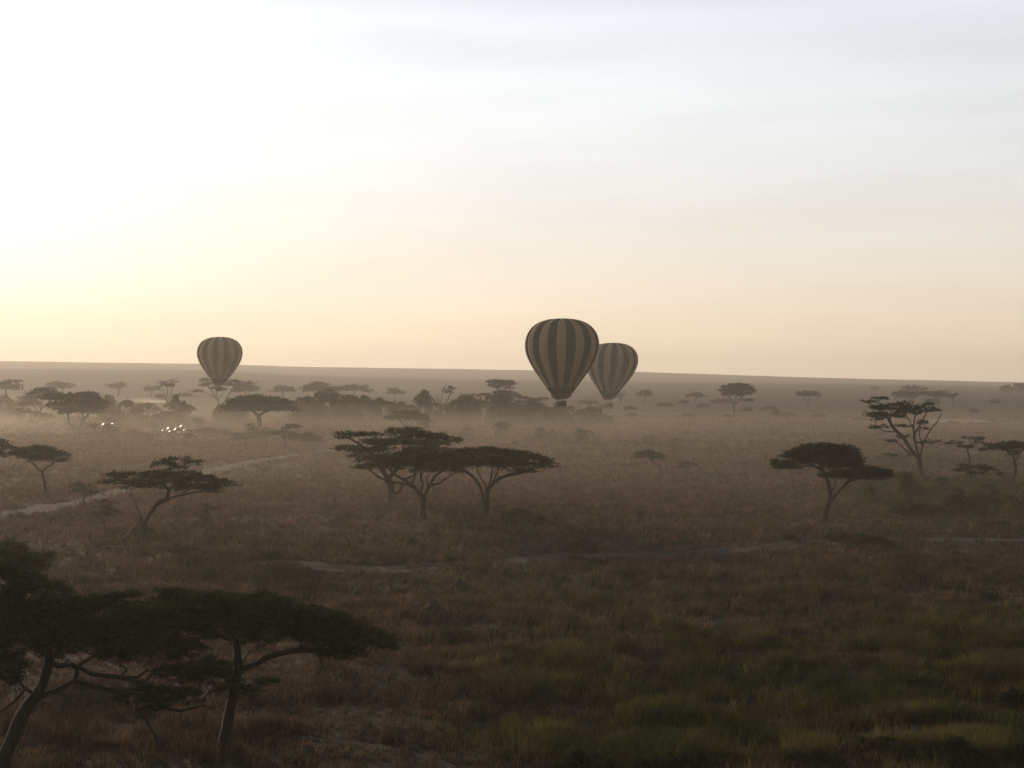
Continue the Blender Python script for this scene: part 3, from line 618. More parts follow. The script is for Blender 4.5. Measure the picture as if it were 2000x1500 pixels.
T_('thin bare stemmed tree between two far umbrella acacias above the thicket', (667, 790), [(660, 757, 9, 3), (673, 757, 9, 3), (666, 760, 10, 3)], [[(667, 790), (667, 778)], [(667, 779), (662, 762)], [(667, 779), (675, 762)]], width=2.2, leaf='leaf_thin', dens=.5, name='bare_tree', group=None)
T_('far umbrella acacia with long drooping right side, on open ground behind the thicket', (691, 785), [(690, 756, 18, 3), (702, 756, 14, 3), (716, 762, 8, 2.4), (695, 760, 24, 3.4), (680, 757, 12, 3)], fork=(691, 771), width=3, leaf='leaf', dens=1.4)
T_('tiny lone umbrella acacia on a curved trunk behind the middle thicket', (772, 786), [(771, 763, 13, 3), (776, 767, 11, 2.4), (764, 767, 8, 2)], [[(772, 786), (770, 778), (771, 771)]], width=2.2, leaf='leaf', dens=1.4)
T_('dead grey tree with bare spread branches above the middle thicket', (862, 822), [(880, 757, 7, 2), (875, 764, 6, 3)],
   [[(862, 822), (860, 798)], [(860, 798), (848, 783), (831, 772)], [(860, 797), (856, 780), (852, 767)], [(862, 800), (863, 775), (868, 756), (873, 749)], [(862, 802), (872, 784), (880, 768), (887, 758)], [(866, 764), (858, 760)], [(845, 780), (843, 777)], [(855, 782), (847, 778)]],
   width=4.5, leaf='leaf_thin', bark='bark_dead', dens=.3, twigs=1.2, name='dead_tree', group=None)
T_('tall layered acacia above the right half of the palm thicket', (988, 812), [(975, 745, 20, 2.4), (990, 747, 14, 2.4), (960, 746, 8, 2), (975, 751, 22, 3), (998, 750, 6, 2), (968, 756, 9, 2), (992, 757, 7, 2), (985, 766, 14, 3), (997, 767, 8, 2), (976, 768, 9, 2.4), (1003, 771, 9, 2)],
   [[(988, 812), (989, 785), (986, 772)], [(988, 784), (975, 765), (972, 754)], [(987, 775), (990, 760), (994, 750)], [(988, 780), (998, 772)], [(975, 762), (964, 750)]], width=3, leaf='leaf', dens=1.3, twigs=2)
T_('pale twiggy treetop left of the tall layered acacia in the thicket', (940, 812), [(933, 772, 8, 2.4), (945, 770, 10, 2.4), (955, 773, 6, 2)], fork=(940, 782), width=2.2, leaf='leaf_thin', dens=.5, twigs=1.6)
T_('low spreading thin tree at the right end of the thicket crest', (1025, 815), [(1010, 773, 8, 2.4), (1022, 777, 11, 2.4), (1035, 782, 9, 2), (1016, 784, 8, 2), (1040, 790, 8, 2)], fork=(1024, 795), width=2.4, leaf='leaf_thin', dens=.8, twigs=2)
T_('bare branched small tree left of the larger balloon basket', (1042, 812), [(1060, 778, 5, 1.2), (1052, 781, 5, 1.4)], [[(1042, 812), (1044, 795), (1052, 784), (1066, 781)], [(1052, 784), (1056, 776)], [(1044, 795), (1037, 785)]], width=2., leaf='leaf_thin', dens=.3, name='bare_tree', group=None)
T_('thin leafless tree directly below the larger balloon basket', (1104, 825), [(1113, 796, 9, 1.4), (1103, 798, 5, 1.4)], [[(1104, 825), (1106, 808), (1112, 798), (1122, 795)], [(1106, 808), (1098, 800)]], width=2., leaf='leaf_thin', dens=.4, twigs=1.5, name='bare_tree', group=None)
T_('great dark umbrella tree on a thick trunk at the left end of the thicket', (508, 843), [(505, 778, 40, 6), (478, 784, 34, 8), (540, 785, 34, 8), (505, 788, 64, 9), (465, 795, 28, 6), (550, 797, 28, 5), (505, 797, 50, 7)],
   [[(508, 843), (507, 825), (505, 812)], [(505, 813), (490, 800)], [(506, 812), (522, 802), (545, 800)], [(505, 815), (498, 805)]], width=9, leaf='leaf', dens=1.6)
T_('misty low umbrella tree with forked trunk in front of the middle thicket', (794, 848), [(795, 807, 28, 5), (812, 812, 24, 5), (778, 814, 18, 3), (830, 820, 10, 4), (798, 815, 36, 4), (765, 817, 8, 2)],
   [[(794, 848), (795, 836)], [(795, 837), (785, 825), (780, 818)], [(795, 837), (805, 825)], [(795, 836), (794, 822)]], width=3.6, leaf='leaf', dens=1.4)
T_('dust veiled small tree with stem right of the misty umbrella tree', (829, 850), [(829, 826, 10, 5), (834, 832, 8, 5)], fork=(829, 838), width=2.6, leaf='leaf_thin', dens=.8)
# row of small thorn trees in front of the umbrella tree
for lb, b, pdz, fk in (
    ('small thorn tree, the leftmost sparse one in the row below the umbrella tree', (437, 862), [(437, 842, 6, 3), (446, 847, 7, 2)], (437, 852)),
    ('small thorn tree with bushy double crown near the left of the low row', (480, 868), [(478, 852, 13, 5), (466, 849, 8, 4), (470, 856, 14, 3)], (479, 860)),
    ('tall narrow thorn tree rising in the middle of the low row', (492, 864), [(487, 832, 6, 6), (494, 842, 14, 7), (500, 850, 16, 6), (488, 847, 8, 6)], (491, 854)),
    ('two stemmed thorn tree with bulging crown in the low row', (521, 868), [(524, 842, 10, 5), (532, 846, 10, 4), (518, 850, 7, 4)], (522, 856)),
    ('layered thorn tree with a separate top tier in the low row', (558, 876), [(569, 832, 11, 3.4), (563, 836, 10, 2.4), (556, 846, 20, 4), (570, 852, 18, 4), (548, 843, 9, 3)], (558, 862)),
    ('low thorn tree with smooth leaning dome at the right of the row', (594, 877), [(598, 850, 18, 4), (610, 855, 20, 5), (586, 854, 14, 4), (600, 858, 26, 5)], (594, 866)),
    ('thin sapling just below the glinting parked cars', (366, 862), [(366, 848, 4, 3), (369, 853, 3, 3)], (366, 855)),
    ('small stemmed tree in front of the left group of parked cars', (186, 849), [(187, 832, 8, 5), (182, 830, 5, 4)], (186, 840)),
    ('bushy little tree hiding the second left parked car', (216, 850), [(215, 833, 10, 6), (220, 840, 12, 6), (210, 840, 8, 5)], (216, 845)),
    ('small flat topped tree above the left parked cars', (213, 834), [(213, 819, 8, 2.4), (215, 822, 8, 2)], (213, 827)),
    ('round topped little tree right of the glinting cars in the dust', (388, 835), [(389, 820, 9, 5), (388, 824, 10, 4)], (388, 830))):
    T_(lb, b, pdz, fork=fk, leaf='leaf', dens=1.9, width=2.6, name='thorn_tree', cat='tree', group='small thorn trees in the dusty middle distance')
# --- far plain, right of the balloons
T_('tiny far tree peeking out right of the smaller right balloon', (1213, 788), [(1213, 771, 8, 4), (1210, 775, 6, 3)], fork=(1213, 780), width=2, leaf='leaf', dens=1.3)
T_('small far acacia with a level crown, first one right of the paired balloons', (1259, 787), [(1259, 767, 15, 4), (1254, 770, 10, 3), (1266, 771, 8, 2)], fork=(1260, 779), width=2.6, leaf='leaf', dens=1.5)
T_('small far acacia on a leaning stem left of the large vase crowned acacia', (1357, 792), [(1357, 770, 11, 3), (1366, 773, 10, 2.4), (1350, 772, 7, 2)], [[(1357, 792), (1358, 782), (1361, 776)]], width=2.2, leaf='leaf', dens=1.4)
T_('large vase crowned far acacia alone in the open right of the balloons', (1434, 808), [(1440, 753, 24, 3.4), (1422, 755, 14, 3.4), (1458, 757, 12, 3), (1412, 762, 9, 3), (1468, 763, 7, 3), (1438, 760, 26, 5), (1430, 768, 18, 5), (1452, 767, 14, 4), (1460, 781, 9, 1.4)],
   [[(1434, 808), (1434, 792)], [(1434, 793), (1426, 778), (1416, 766)], [(1434, 792), (1434, 772)], [(1435, 793), (1446, 778), (1458, 766)], [(1434, 790), (1440, 770)]], width=4, leaf='leaf', dens=1.3, twigs=2.6)
T_('far acacia on two thin parallel trunks right of the large vase crowned one', (1577, 794), [(1576, 767, 14, 3), (1586, 768, 13, 2.4), (1566, 769, 10, 2.4), (1578, 771, 18, 2.4), (1596, 771, 4, 1.4)],
   [[(1577, 794), (1575, 786), (1572, 776)], [(1577, 793), (1580, 785), (1581, 776)]], width=2.4, leaf='leaf', dens=1.5)
T_('tiny pale umbrella acacia far off above the tallest thin limbed tree', (1707, 769), [(1707, 758, 8, 2.2)], fork=(1707, 763), width=1.5, leaf='leaf_thin', dens=1.3, D=1500)
T_('far acacia with a flat crown behind the tallest thin limbed tree', (1781, 795), [(1775, 769, 20, 3.4), (1758, 767, 12, 3.4), (1795, 769, 14, 3.4), (1770, 773, 22, 3)], [[(1781, 795), (1779, 783)], [(1779, 783), (1768, 774)], [(1779, 784), (1790, 773)]], width=2.6, leaf='leaf', dens=1.4)
T_('far wide acacia drooping to the right, behind the fence posts side', (1833, 795), [(1832, 767, 20, 3), (1846, 770, 12, 3), (1820, 768, 14, 3), (1855, 774, 6, 2), (1835, 771, 24, 2.4)], [[(1833, 795), (1834, 782)], [(1834, 782), (1842, 773)], [(1834, 783), (1828, 773)]], width=2.6, leaf='leaf', dens=1.5)
T_('dark round far tree poking above the two far flat crowns', (1782, 778), [(1775, 759, 11, 5), (1788, 757, 5, 5), (1780, 762, 12, 4), (1803, 761, 6, 4), (1799, 765, 10, 3)], fork=(1782, 770), width=2.4, leaf='bush', dens=1.8, D=1250, name='round_tree', group=None)
T_('thin bare far tree right of the drooping far acacia', (1861, 796), [(1866, 770, 6, 1.4), (1862, 774, 5, 1.4)], [[(1861, 796), (1860, 782), (1855, 774)], [(1860, 784), (1866, 772), (1872, 768)]], width=1.4, leaf='leaf_thin', dens=.4, name='bare_tree', group=None)
T_('round far tree, left one of the pair by the right horizon edge', (1972, 770), [(1970, 757, 10, 6), (1980, 761, 6, 3), (1964, 762, 8, 4)], fork=(1972, 766), width=2.2, leaf='bush', dens=1.9, D=1500, name='round_tree', group=None)
T_('round far tree, right one of the pair by the right horizon edge', (1996, 768), [(1996, 754, 10, 6), (2004, 757, 10, 5), (1988, 753, 6, 3)], fork=(1996, 763), width=2.2, leaf='bush', dens=1.9, D=1500, name='round_tree', group=None)
# --- small dead and bare ones nearby
def bare(label, limbs, width, pads=(), D=None, name='dead_tree', cat='tree', bark='bark_dead', group=None, **kw):
    return build_tree(name, label, cat, limbs[0][0], list(limbs), list(pads), D=D, width=width, bark=bark, leaf='leaf_thin', dens=kw.pop('dens', .3), group=group, **kw)
bare('gnarled dead little tree with curling branches right above the wide dark foreground acacia', [[(691, 1178), (692, 1160), (697, 1149)], [(697, 1149), (688, 1140), (679, 1134)], [(697, 1149), (708, 1140), (716, 1132)], [(688, 1140), (692, 1132)], [(708, 1140), (720, 1137)], [(703, 1144), (700, 1134)]], 4, name='dead_tree')
bare('horned dead snag with two upturned prongs left of the glinting cars', [[(311, 836), (311, 824)], [(311, 825), (303, 818), (306, 812), (304, 806)], [(311, 825), (318, 818), (319, 812), (317, 806)]], 4.5, group=None)
bare('short broken tree stump with splinters just above the foreground acacia crown', [[(488, 1148), (488, 1134), (489, 1121)], [(488, 1138), (492, 1128)], [(499, 1148), (497, 1140)]], 7, name='tree_stump', cat='stump')
bare('leafy broken small tree between the short stump and the dead little tree', [[(589, 1168), (590, 1152), (588, 1142)], [(590, 1152), (600, 1144)], [(589, 1150), (578, 1145)]], 5, pads=[(585, 1142, 18, 9), (602, 1148, 18, 9), (575, 1148, 12, 5)], dens=1.1, name='thorn_tree')
bare('small brown tree on a straight stem, the fuller of two standing together', [[(361, 1117), (361, 1095), (360, 1082)], [(361, 1092), (370, 1082)]], 3.5, pads=[(360, 1073, 17, 8), (372, 1078, 14, 5), (350, 1078, 10, 5)], dens=1.1, name='thorn_tree')
bare('small brown tree with thin flat crown, leaning left of its fuller twin', [[(345, 1117), (342, 1098), (338, 1082)]], 2.5, pads=[(333, 1075, 16, 4)], dens=.9, name='thorn_tree')
bare('leafless sapling right of the two small brown trees', [[(393, 1137), (391, 1118)], [(391, 1119), (384, 1108)], [(391, 1119), (397, 1107), (400, 1100)], [(393, 1114), (402, 1112)]], 2, name='bare_tree')
bare('single dry stalk tree below the fallen branch at the left', [[(182, 1113), (181, 1092), (180, 1076)], [(181, 1094), (186, 1084)], [(181, 1090), (176, 1082)]], 2.4, pads=[(181, 1080, 5, 6)], dens=.4, name='bare_tree')
bare('thin leafless sapling on the open grass left of centre', [[(533, 1026), (532, 1014)], [(532, 1014), (528, 1006)], [(532, 1014), (540, 1007)]], 1.8, name='bare_tree')
bare('tiny two pronged dry sapling right of the termite mound acacia', [[(472, 990), (471, 983)], [(471, 983), (466, 975)], [(471, 984), (478, 978)]], 1.6, name='bare_tree')
bare('dead branching shrub standing over a green bush by the near track', [[(900, 1082), (903, 1066), (898, 1052)], [(903, 1066), (908, 1050), (904, 1034)], [(908, 1052), (910, 1040)], [(898, 1052), (886, 1046)], [(903, 1060), (892, 1055)]], 2.2, name='dead_tree')
bare('broken post like dead trunk standing in the grass right of centre', [[(1352, 1127), (1353, 1112), (1354, 1100)], [(1353, 1108), (1357, 1102)]], 4.5, name='tree_stump', cat='stump')

# ------------------------------------------------------------------ hot air balloons
def cloth(name, col, trans=.3):
    m = bpy.data.materials.new(name); m.use_nodes = True; t = m.node_tree; t.nodes.clear()
    out = nd(t, 'ShaderNodeOutputMaterial'); tcn = nd(t, 'ShaderNodeTexCoord'); f = noise(t, tcn.outputs['Object'], .5, 4, .6)
    c = mixc(t, f, tuple(v*.78 for v in col), tuple(min(1, v*1.2) for v in col))
    sz = nd(t, 'ShaderNodeSeparateXYZ'); t.links.new(tcn.outputs['Object'], sz.inputs[0])
    seam = mth(t, 'GREATER_THAN', mth(t, 'FRACT', mth(t, 'MULTIPLY', sz.outputs[2], .9)), .94)
    c = mixc(t, mth(t, 'MULTIPLY', seam, .35), c, tuple(v*.4 for v in col))
    d = nd(t, 'ShaderNodeBsdfDiffuse'); tr = nd(t, 'ShaderNodeBsdfTranslucent'); mx = nd(t, 'ShaderNodeMixShader', i_0=trans)
    t.links.new(c, d.inputs[0]); t.links.new(c, tr.inputs[0]); t.links.new(d.outputs[0], mx.inputs[1]); t.links.new(tr.outputs[0], mx.inputs[2])
    t.links.new(mx.outputs[0], out.inputs[0]); return m
M['cream'] = cloth('cream_cloth', (.66, .52, .34), .34); M['green'] = cloth('dark_green_cloth', (.016, .046, .046), .10)
M['skirt'] = cloth('rust_skirt_cloth', (.20, .10, .062), .3)
M['wicker'] = noisy_mat('wicker', (.12, .075, .045), (.24, .16, .10), 14, .8, .8, stretch=(1, 1, 4)); M['padding'] = mat('dark_padding', (.05, .035, .03), .7)
M['steel'] = mat('burner_steel', (.35, .34, .32), .35, .9); M['rope'] = mat('flying_wire', (.12, .11, .10), .6)
def tube_between(pts, r, sides=5):
    P = np.array(pts, float); return tubes(P, np.arange(len(P))-1, np.full(len(P), float(r)), sides)
def join(parts):
    V, Q, b = [], [], 0
    for v, q in parts: V.append(np.asarray(v, float)); Q += [tuple(int(i)+b for i in f) for f in q]; b += len(v)
    return np.concatenate(V), Q
def boxp(x0, x1, y0, y1, z0, z1, taper=0.):
    cx, cy = (x0+x1)/2, (y0+y1)/2; V = []
    for z, k in ((z0, 1-taper), (z1, 1)):
        for x, y in ((x0, y0), (x1, y0), (x1, y1), (x0, y1)): V.append((cx+(x-cx)*k, cy+(y-cy)*k, z))
    return np.array(V), [(0, 3, 2, 1), (4, 5, 6, 7), (0, 1, 5, 4), (1, 2, 6, 5), (2, 3, 7, 6), (3, 0, 4, 7)]
PROFILE = [(0, 0), (12, .3), (25, 1.5), (38, 4.5), (50, 10), (59, 17), (65.5, 26), (70, 36), (72, 47), (72, 57), (70, 68), (66, 79), (60, 91), (52.5, 103), (44, 115), (35.5, 127), (27.5, 138), (20.5, 147)]
def balloon(label, cx, top, D, scale, bottom_y, rot, lean=0., people=8, green_first=False, skirt=True):
    s = D/F; k = s*scale; base = at(cx-lean, bottom_y, D); root = thing('hot_air_balloon', base, label, 'hot air balloon', 'striped hot air balloons over the plain')
    ztop = (bottom_y-top)*s; G = 24; sub = 6; n = G*sub
    th = np.arange(n)/n*2*np.pi+rot; u = (np.arange(n) % sub)/sub
    fine = []
    pr = np.array(PROFILE, float)
    tt = np.linspace(0, len(pr)-1, 54); rr = np.interp(tt, range(len(pr)), pr[:, 0]); zz = np.interp(tt, range(len(pr)), pr[:, 1])
    ker = np.array([.25, .5, .25]); rs, zs = rr.copy(), zz.copy(); rs[1:-1] = np.convolve(rr, ker, 'valid'); zs[1:-1] = np.convolve(zz, ker, 'valid')
    V = []
    for r, z in zip(rs, zs):
        bul = 1+.022*np.sin(np.pi*u)*(r/72)-.012*(r/72)
        V.append(np.stack([r*k*bul*np.sin(th), -r*k*bul*np.cos(th), np.full(n, ztop-z*k)], 1))
    m = len(V); V = np.array(V); idx = np.arange(m*n).reshape(m, n); nx = np.roll(idx, -1, 1)
    # mouth of the envelope leans with the wind
    kk = np.clip((zs-20)/130, 0, 1)**1.2; V[:, :, 0] += ((1-kk)*lean*s)[:, None]
    q = np.stack([idx[:-1], idx[1:], nx[1:], nx[:-1]], -1); gi = np.tile(np.arange(n)//sub, (m-1, 1)); mi = (gi+(1 if green_first else 0)) % 2
    mi[-4:] = 1
    env = link_mesh('envelope', V.reshape(-1, 3), [q.reshape(-1, 4)], [M['cream'], M['green']], root, smooth=True, matidx=mi.ravel())
    zb = ztop-147*k; rb = 20.5*k; S = []
    for f, r in ((0, 1), (.35, .96), (.7, .84), (1, .58)):
        S.append(np.stack([rb*r*np.sin(th), -rb*r*np.cos(th), zb-f*10.5*k*(1+.12*np.cos(th+1.0))], 1))
    S = np.array(S); i2 = np.arange(4*n).reshape(4, n); n2 = np.roll(i2, -1, 1)
    link_mesh('skirt', S.reshape(-1, 3), [np.stack([i2[:-1], i2[1:], n2[1:], n2[:-1]], -1).reshape(-1, 4)], M['skirt'], root, smooth=True)
    # basket with a padded rim
    bw, bd, bh = 10.3*k, 4.6*k, 1.18
    wall = [boxp(-bw, bw, -bd, -bd+.09, 0, bh), boxp(-bw, bw, bd-.09, bd, 0, bh), boxp(-bw, -bw+.09, -bd+.09, bd-.09, 0, bh), boxp(bw-.09, bw, -bd+.09, bd-.09, 0, bh), boxp(-bw+.09, bw-.09, -bd+.09, bd-.09, .02, .1)]
    V, Q = join(wall); link_mesh('basket', V, Q, M['wicker'], root)
    c4 = [(-bw, -bd, bh+.06), (bw, -bd, bh+.06), (bw, bd, bh+.06), (-bw, bd, bh+.06), (-bw, -bd, bh+.06)]
    V, Q = tube_between(c4, .11, 6); link_mesh('rim_padding', V, [Q], M['padding'], root, smooth=True)
    zf = 2.25; fr = [(-.9, -.6, zf), (.9, -.6, zf), (.9, .6, zf), (-.9, .6, zf), (-.9, -.6, zf)]
    parts = [tube_between(fr, .05)]+[tube_between([(sx*(bw-.15), sy*(bd-.12), bh), (sx*.9, sy*.6, zf)], .04) for sx in (-1, 1) for sy in (-1, 1)]
    V, Q = join(parts); link_mesh('load_frame', V, Q, M['padding'], root)
    for bx in (-.4, .4):
        V, Q = tube_between([(bx, 0, zf-.1), (bx, 0, zf+.15), (bx, 0, zf+.5)], .17, 10); link_mesh('burner', V, [Q], M['steel'], root, smooth=True)
    for j in range(12):
        a = j/12*2*math.pi+.2; e = (rb*.98*math.sin(a), -rb*.98*math.cos(a), zb+.1); c = (.9*(1 if math.sin(a) > 0 else -1), .6*(1 if -math.cos(a) > 0 else -1), zf)
        V, Q = tube_between([c, e], .018, 3); link_mesh('flying_wire', V, [Q], M['rope'], root)
    return root, base, bw, bd
# passengers: one continuous skinned body
M['skin'] = mat('skin', (.30, .19, .14), .6); M['hair'] = mat('hair', (.03, .022, .018), .7)
CL = [mat('clothes_'+n, c, .85) for n, c in (('khaki', (.30, .25, .17)), ('navy', (.04, .05, .09)), ('white', (.55, .53, .50)), ('maroon', (.17, .04, .045)), ('grey', (.18, .18, .18)))]
def body_mesh(cloth_mat, arm_up):
    me = bpy.data.meshes.new('person_body'); bm = bmesh.new()
    J = dict(pel=(0, 0, .95), ch=(0, 0, 1.30), nk=(0, 0, 1.50), hd=(0, -.02, 1.60), tp=(0, -.01, 1.72), kl=(-.10, -.02, .50), kr=(.10, -.02, .50), al=(-.11, 0, .08), ar=(.11, 0, .08), tl=(-.12, -.16, .04), tr=(.12, -.16, .04),
             sl=(-.20, 0, 1.42), sr=(.20, 0, 1.42), el=(-.27, -.06, 1.16), er=(.27, -.06, 1.16), wl=(-.20, -.28, 1.14 if not arm_up else 1.35), wr=(.20, -.28, 1.14), hl=(-.18, -.37, 1.14 if not arm_up else 1.42), hr=(.18, -.37, 1.14))
    Rr = dict(pel=.15, ch=.16, nk=.06, hd=.10, tp=.075, kl=.075, kr=.075, al=.05, ar=.05, tl=.04, tr=.04, sl=.07, sr=.07, el=.048, er=.048, wl=.034, wr=.034, hl=.03, hr=.03)
    E = [('pel', 'ch'), ('ch', 'nk'), ('nk', 'hd'), ('hd', 'tp'), ('pel', 'kl'), ('pel', 'kr'), ('kl', 'al'), ('kr', 'ar'), ('al', 'tl'), ('ar', 'tr'), ('ch', 'sl'), ('ch', 'sr'), ('sl', 'el'), ('sr', 'er'), ('el', 'wl'), ('er', 'wr'), ('wl', 'hl'), ('wr', 'hr')]
    ix = {n: bm.verts.new(c) for n, c in J.items()}; bm.verts.ensure_lookup_table()
    for a, b in E: bm.edges.new((ix[a], ix[b]))
    bm.to_mesh(me); bm.free(); o = bpy.data.objects.new('tmp', me); C.objects.link(o)
    md = o.modifiers.new('s', 'SKIN'); sk = me.skin_vertices[0].data
    for i, n in enumerate(J): sk[i].radius = (Rr[n]*(1.25 if n in ('pel', 'ch') else 1), Rr[n]*.9); sk[i].use_root = n == 'pel'
    o.modifiers.new('u', 'SUBSURF').levels = 1
    dg = bpy.context.evaluated_depsgraph_get(); out = bpy.data.meshes.new_from_object(o.evaluated_get(dg)); bpy.data.objects.remove(o)
    out.materials.clear(); out.materials.append(M['skin']); out.materials.append(cloth_mat); out.name = 'person_body'
    for p in out.polygons:
        c = p.center; p.material_index = 0 if (c.z > 1.47 or c.y < -.24 and c.z > .5) else 1; p.use_smooth = True
    return out
bodies = [body_mesh(c, i == 1) for i, c in enumerate(CL)]
bm = bmesh.new(); bmesh.ops.create_icosphere(bm, subdivisions=2, radius=.112)
for v in bm.verts: v.co = (v.co.x*.92, v.co.y*.98+.015, max(v.co.z, -.03)*1.0+1.665)
hair_me = bpy.data.meshes.new('hair'); bm.to_mesh(hair_me); bm.free(); hair_me.materials.append(M['hair'])
CN = ['khaki', 'navy', 'white', 'maroon', 'grey']
def person(x, y, z, ci, rz, label):
    o = bpy.data.objects.new('person', bodies[ci]); C.objects.link(o); o.location = (x, y, z); o.rotation_euler[2] = rz
    tag(o, label, 'person', 'passengers standing in the balloon baskets')
    h = bpy.data.objects.new('hair', hair_me); C.objects.link(h); h.parent = o
root, b1, bw, bd = balloon('larger green and cream striped balloon hovering in front of the other on the right', 1098, 622, 430, 1.0, 793.5, R(-3-7.5), lean=1.5)
for i, (fx, fy, ci, lb) in enumerate(((-.78, -.45, 2, 'person in white at the left end of the larger balloon basket'), (-.55, .4, 1, 'person in navy just right of the leftmost passenger'), (-.22, -.3, 0, 'person in khaki left of the burners in the larger basket'),
        (.02, .35, 4, 'pilot in grey standing under the burners of the larger balloon'), (.25, -.45, 3, 'person in maroon right of the pilot in the larger basket'), (.45, .4, 2, 'person in white right of the burners in the larger basket'),
        (.62, -.4, 1, 'person in navy near the right end of the larger basket'), (.82, .3, 0, 'person in khaki at the right end of the larger basket'))):
    person(b1.x+fx*(bw-.3), b1.y+fy*(bd-.2), b1.z+.1, ci, rng.uniform(-1, 1), lb)
root, b2, bw, bd = balloon('smaller green and cream striped balloon partly behind the larger one', 1197, 669.5, 640, .70, 794.5, R(-7.5), lean=8, green_first=True)
for fx, ci, lb in ((-.6, 4, 'left one of the passengers in the smaller right basket'), (0, 1, 'middle passenger in the smaller right basket'), (.6, 0, 'right one of the passengers in the smaller right basket')):
    person(b2.x+fx*(bw-.3), b2.y, b2.z+.1, ci, 0, lb)
balloon('lone hazy striped balloon at the left, its mouth behind a thin crowned tree', 429.5, 658, 700, .605, 764, R(-7.5), lean=1, green_first=True)

# ------------------------------------------------------------------ palm thickets, bushes, shrubs
def frond_crown(c, L, n, up=.5):
    """arching palm fronds made of a rib with drooping leaflets on both sides"""
    V, Q = [], []
    for i in range(n):
        a = rng.random()*2*math.pi; el = rng.uniform(.15, 1.25)*up+.1; l = L*rng.uniform(.7, 1.15); d = np.array([math.cos(a)*math.cos(el), math.sin(a)*math.cos(el), math.sin(el)])
        sd2 = np.array([-math.sin(a), math.cos(a), 0]); pts = []
        for t in np.linspace(0, 1, 6): pts.append(np.array(c)+d*l*t+np.array([0, 0, -1.0])*l*.75*t**2.2)
        for k in range(5):
            w = l*.17*math.sin(math.pi*(k+.7)/6.2)+.02; w2 = l*.17*math.sin(math.pi*(k+1.7)/6.2)+.02
            for sg in (-1, 1):
                b = len(V); V += [pts[k], pts[k+1], pts[k+1]+sd2*sg*w2+[0, 0, -w2*.5], pts[k]*.4+pts[k+1]*.6+sd2*sg*w+[0, 0, -w*.7]]
                Q.append((b, b+1, b+2, b+3))
    return V, Q
def bush(label, cx, by, w, h, palms=0, leaf='bush', name='bush', cat='bush', group=None, D=None, dens=1., lobes=None, ragged=.35, flat=.25):
    if D is None: D = dist_of(cx, by)
    s = D/F; O = at(cx, by, D); O.z = ground1(O.x, O.y)-.1
    root = thing(name, O, label, cat, group)
    W, Hh = w*s*.5, h*s; nl = lobes or int(np.clip(w/max(h, 1)*3, 3, 10)); LL = (.0019*D+.07)*1.0
    allP, allD = [], []
    for i in range(nl):
        fx = rng.uniform(-.75, .75) if i else 0.; lh = Hh*(1-.55*abs(fx)**1.6)*rng.uniform(1-ragged, 1.05); lw = W*rng.uniform(.28, .5)*(1.4 if i == 0 else 1); ly = rng.uniform(-.5, .5)*W*.7
        n = int(np.clip(dens*3.2*(math.pi*lw*lw+2*math.pi*lw*lh*.6)/LL**2, 30, 5000)); a = rng.random(n)*2*np.pi; z = rng.random(n)**.75
        rr_ = np.sqrt(np.clip(1-z**2, 0, 1))*rng.uniform(.55, 1.05, n)*(1+.15*np.sin(a*4+i)+.1*np.sin(z*9+a*2))
        p = np.stack([fx*W+lw*rr_*np.cos(a), ly+lw*rr_*np.sin(a), lh*z*(1+rng.normal(0, .05, n))], 1); kp = vnoise(p[:, 0]/(LL*3)+i, (p[:, 2]*1.5+p[:, 1])/(LL*3), i) > .30
        p = p[kp]; allP.append(p); allD.append(np.stack([np.cos(a), np.sin(a), .3+z], 1)[kp]*.6)
    P_ = np.concatenate(allP); V, q = sprays(P_, np.concatenate(allD), np.full(len(P_), LL), 4, .5, .28)
    link_mesh('foliage', V, [q], M[leaf], root)
    # woody stems under the leaves
    sk, par = [np.array([0, 0, 0.])], [-1]
    for i in range(min(9, 3+nl)):
        e = np.array([rng.uniform(-.7, .7)*W, rng.uniform(-.4, .4)*W, Hh*rng.uniform(.5, .85)]); cur = 0
        for t in (.3, .65, 1): sk.append(e*[t, t, t**.8]+rng.normal(0, .08, 3)*Hh*.3); par.append(cur); cur = len(sk)-1
    sk = np.array(sk); V, q = tubes(sk, np.array(par), np.where(np.arange(len(sk)) == 0, .03*Hh+.03, .012*Hh+.015), 4); link_mesh('stem', V, [q], M['bark'], root)
    for i in range(palms):
        fx = (i+.5)/palms*2-1+rng.uniform(-.12, .12); zt = Hh*(1-.45*abs(fx)**1.8)*rng.uniform(.88, 1.08); y = rng.uniform(-.4, .4)*W*.6; L = max(1.5, min(Hh*.5, 4.4))
        Vp, Qp = frond_crown((fx*W*.88, y, zt-.15*L), L, 20); cr = link_mesh('palm_crown', Vp, Qp, M['palm'], root)
        V, q = tube_between([(fx*W*.8, y, 0), (fx*W*.84, y, zt*.5), (fx*W*.88, y, zt-.1*L)], .16, 5); link_mesh('palm_stem', V, [q], M['bark'], root, smooth=True)
    return root
PG = 'wild date palm thickets in the dusty middle distance'
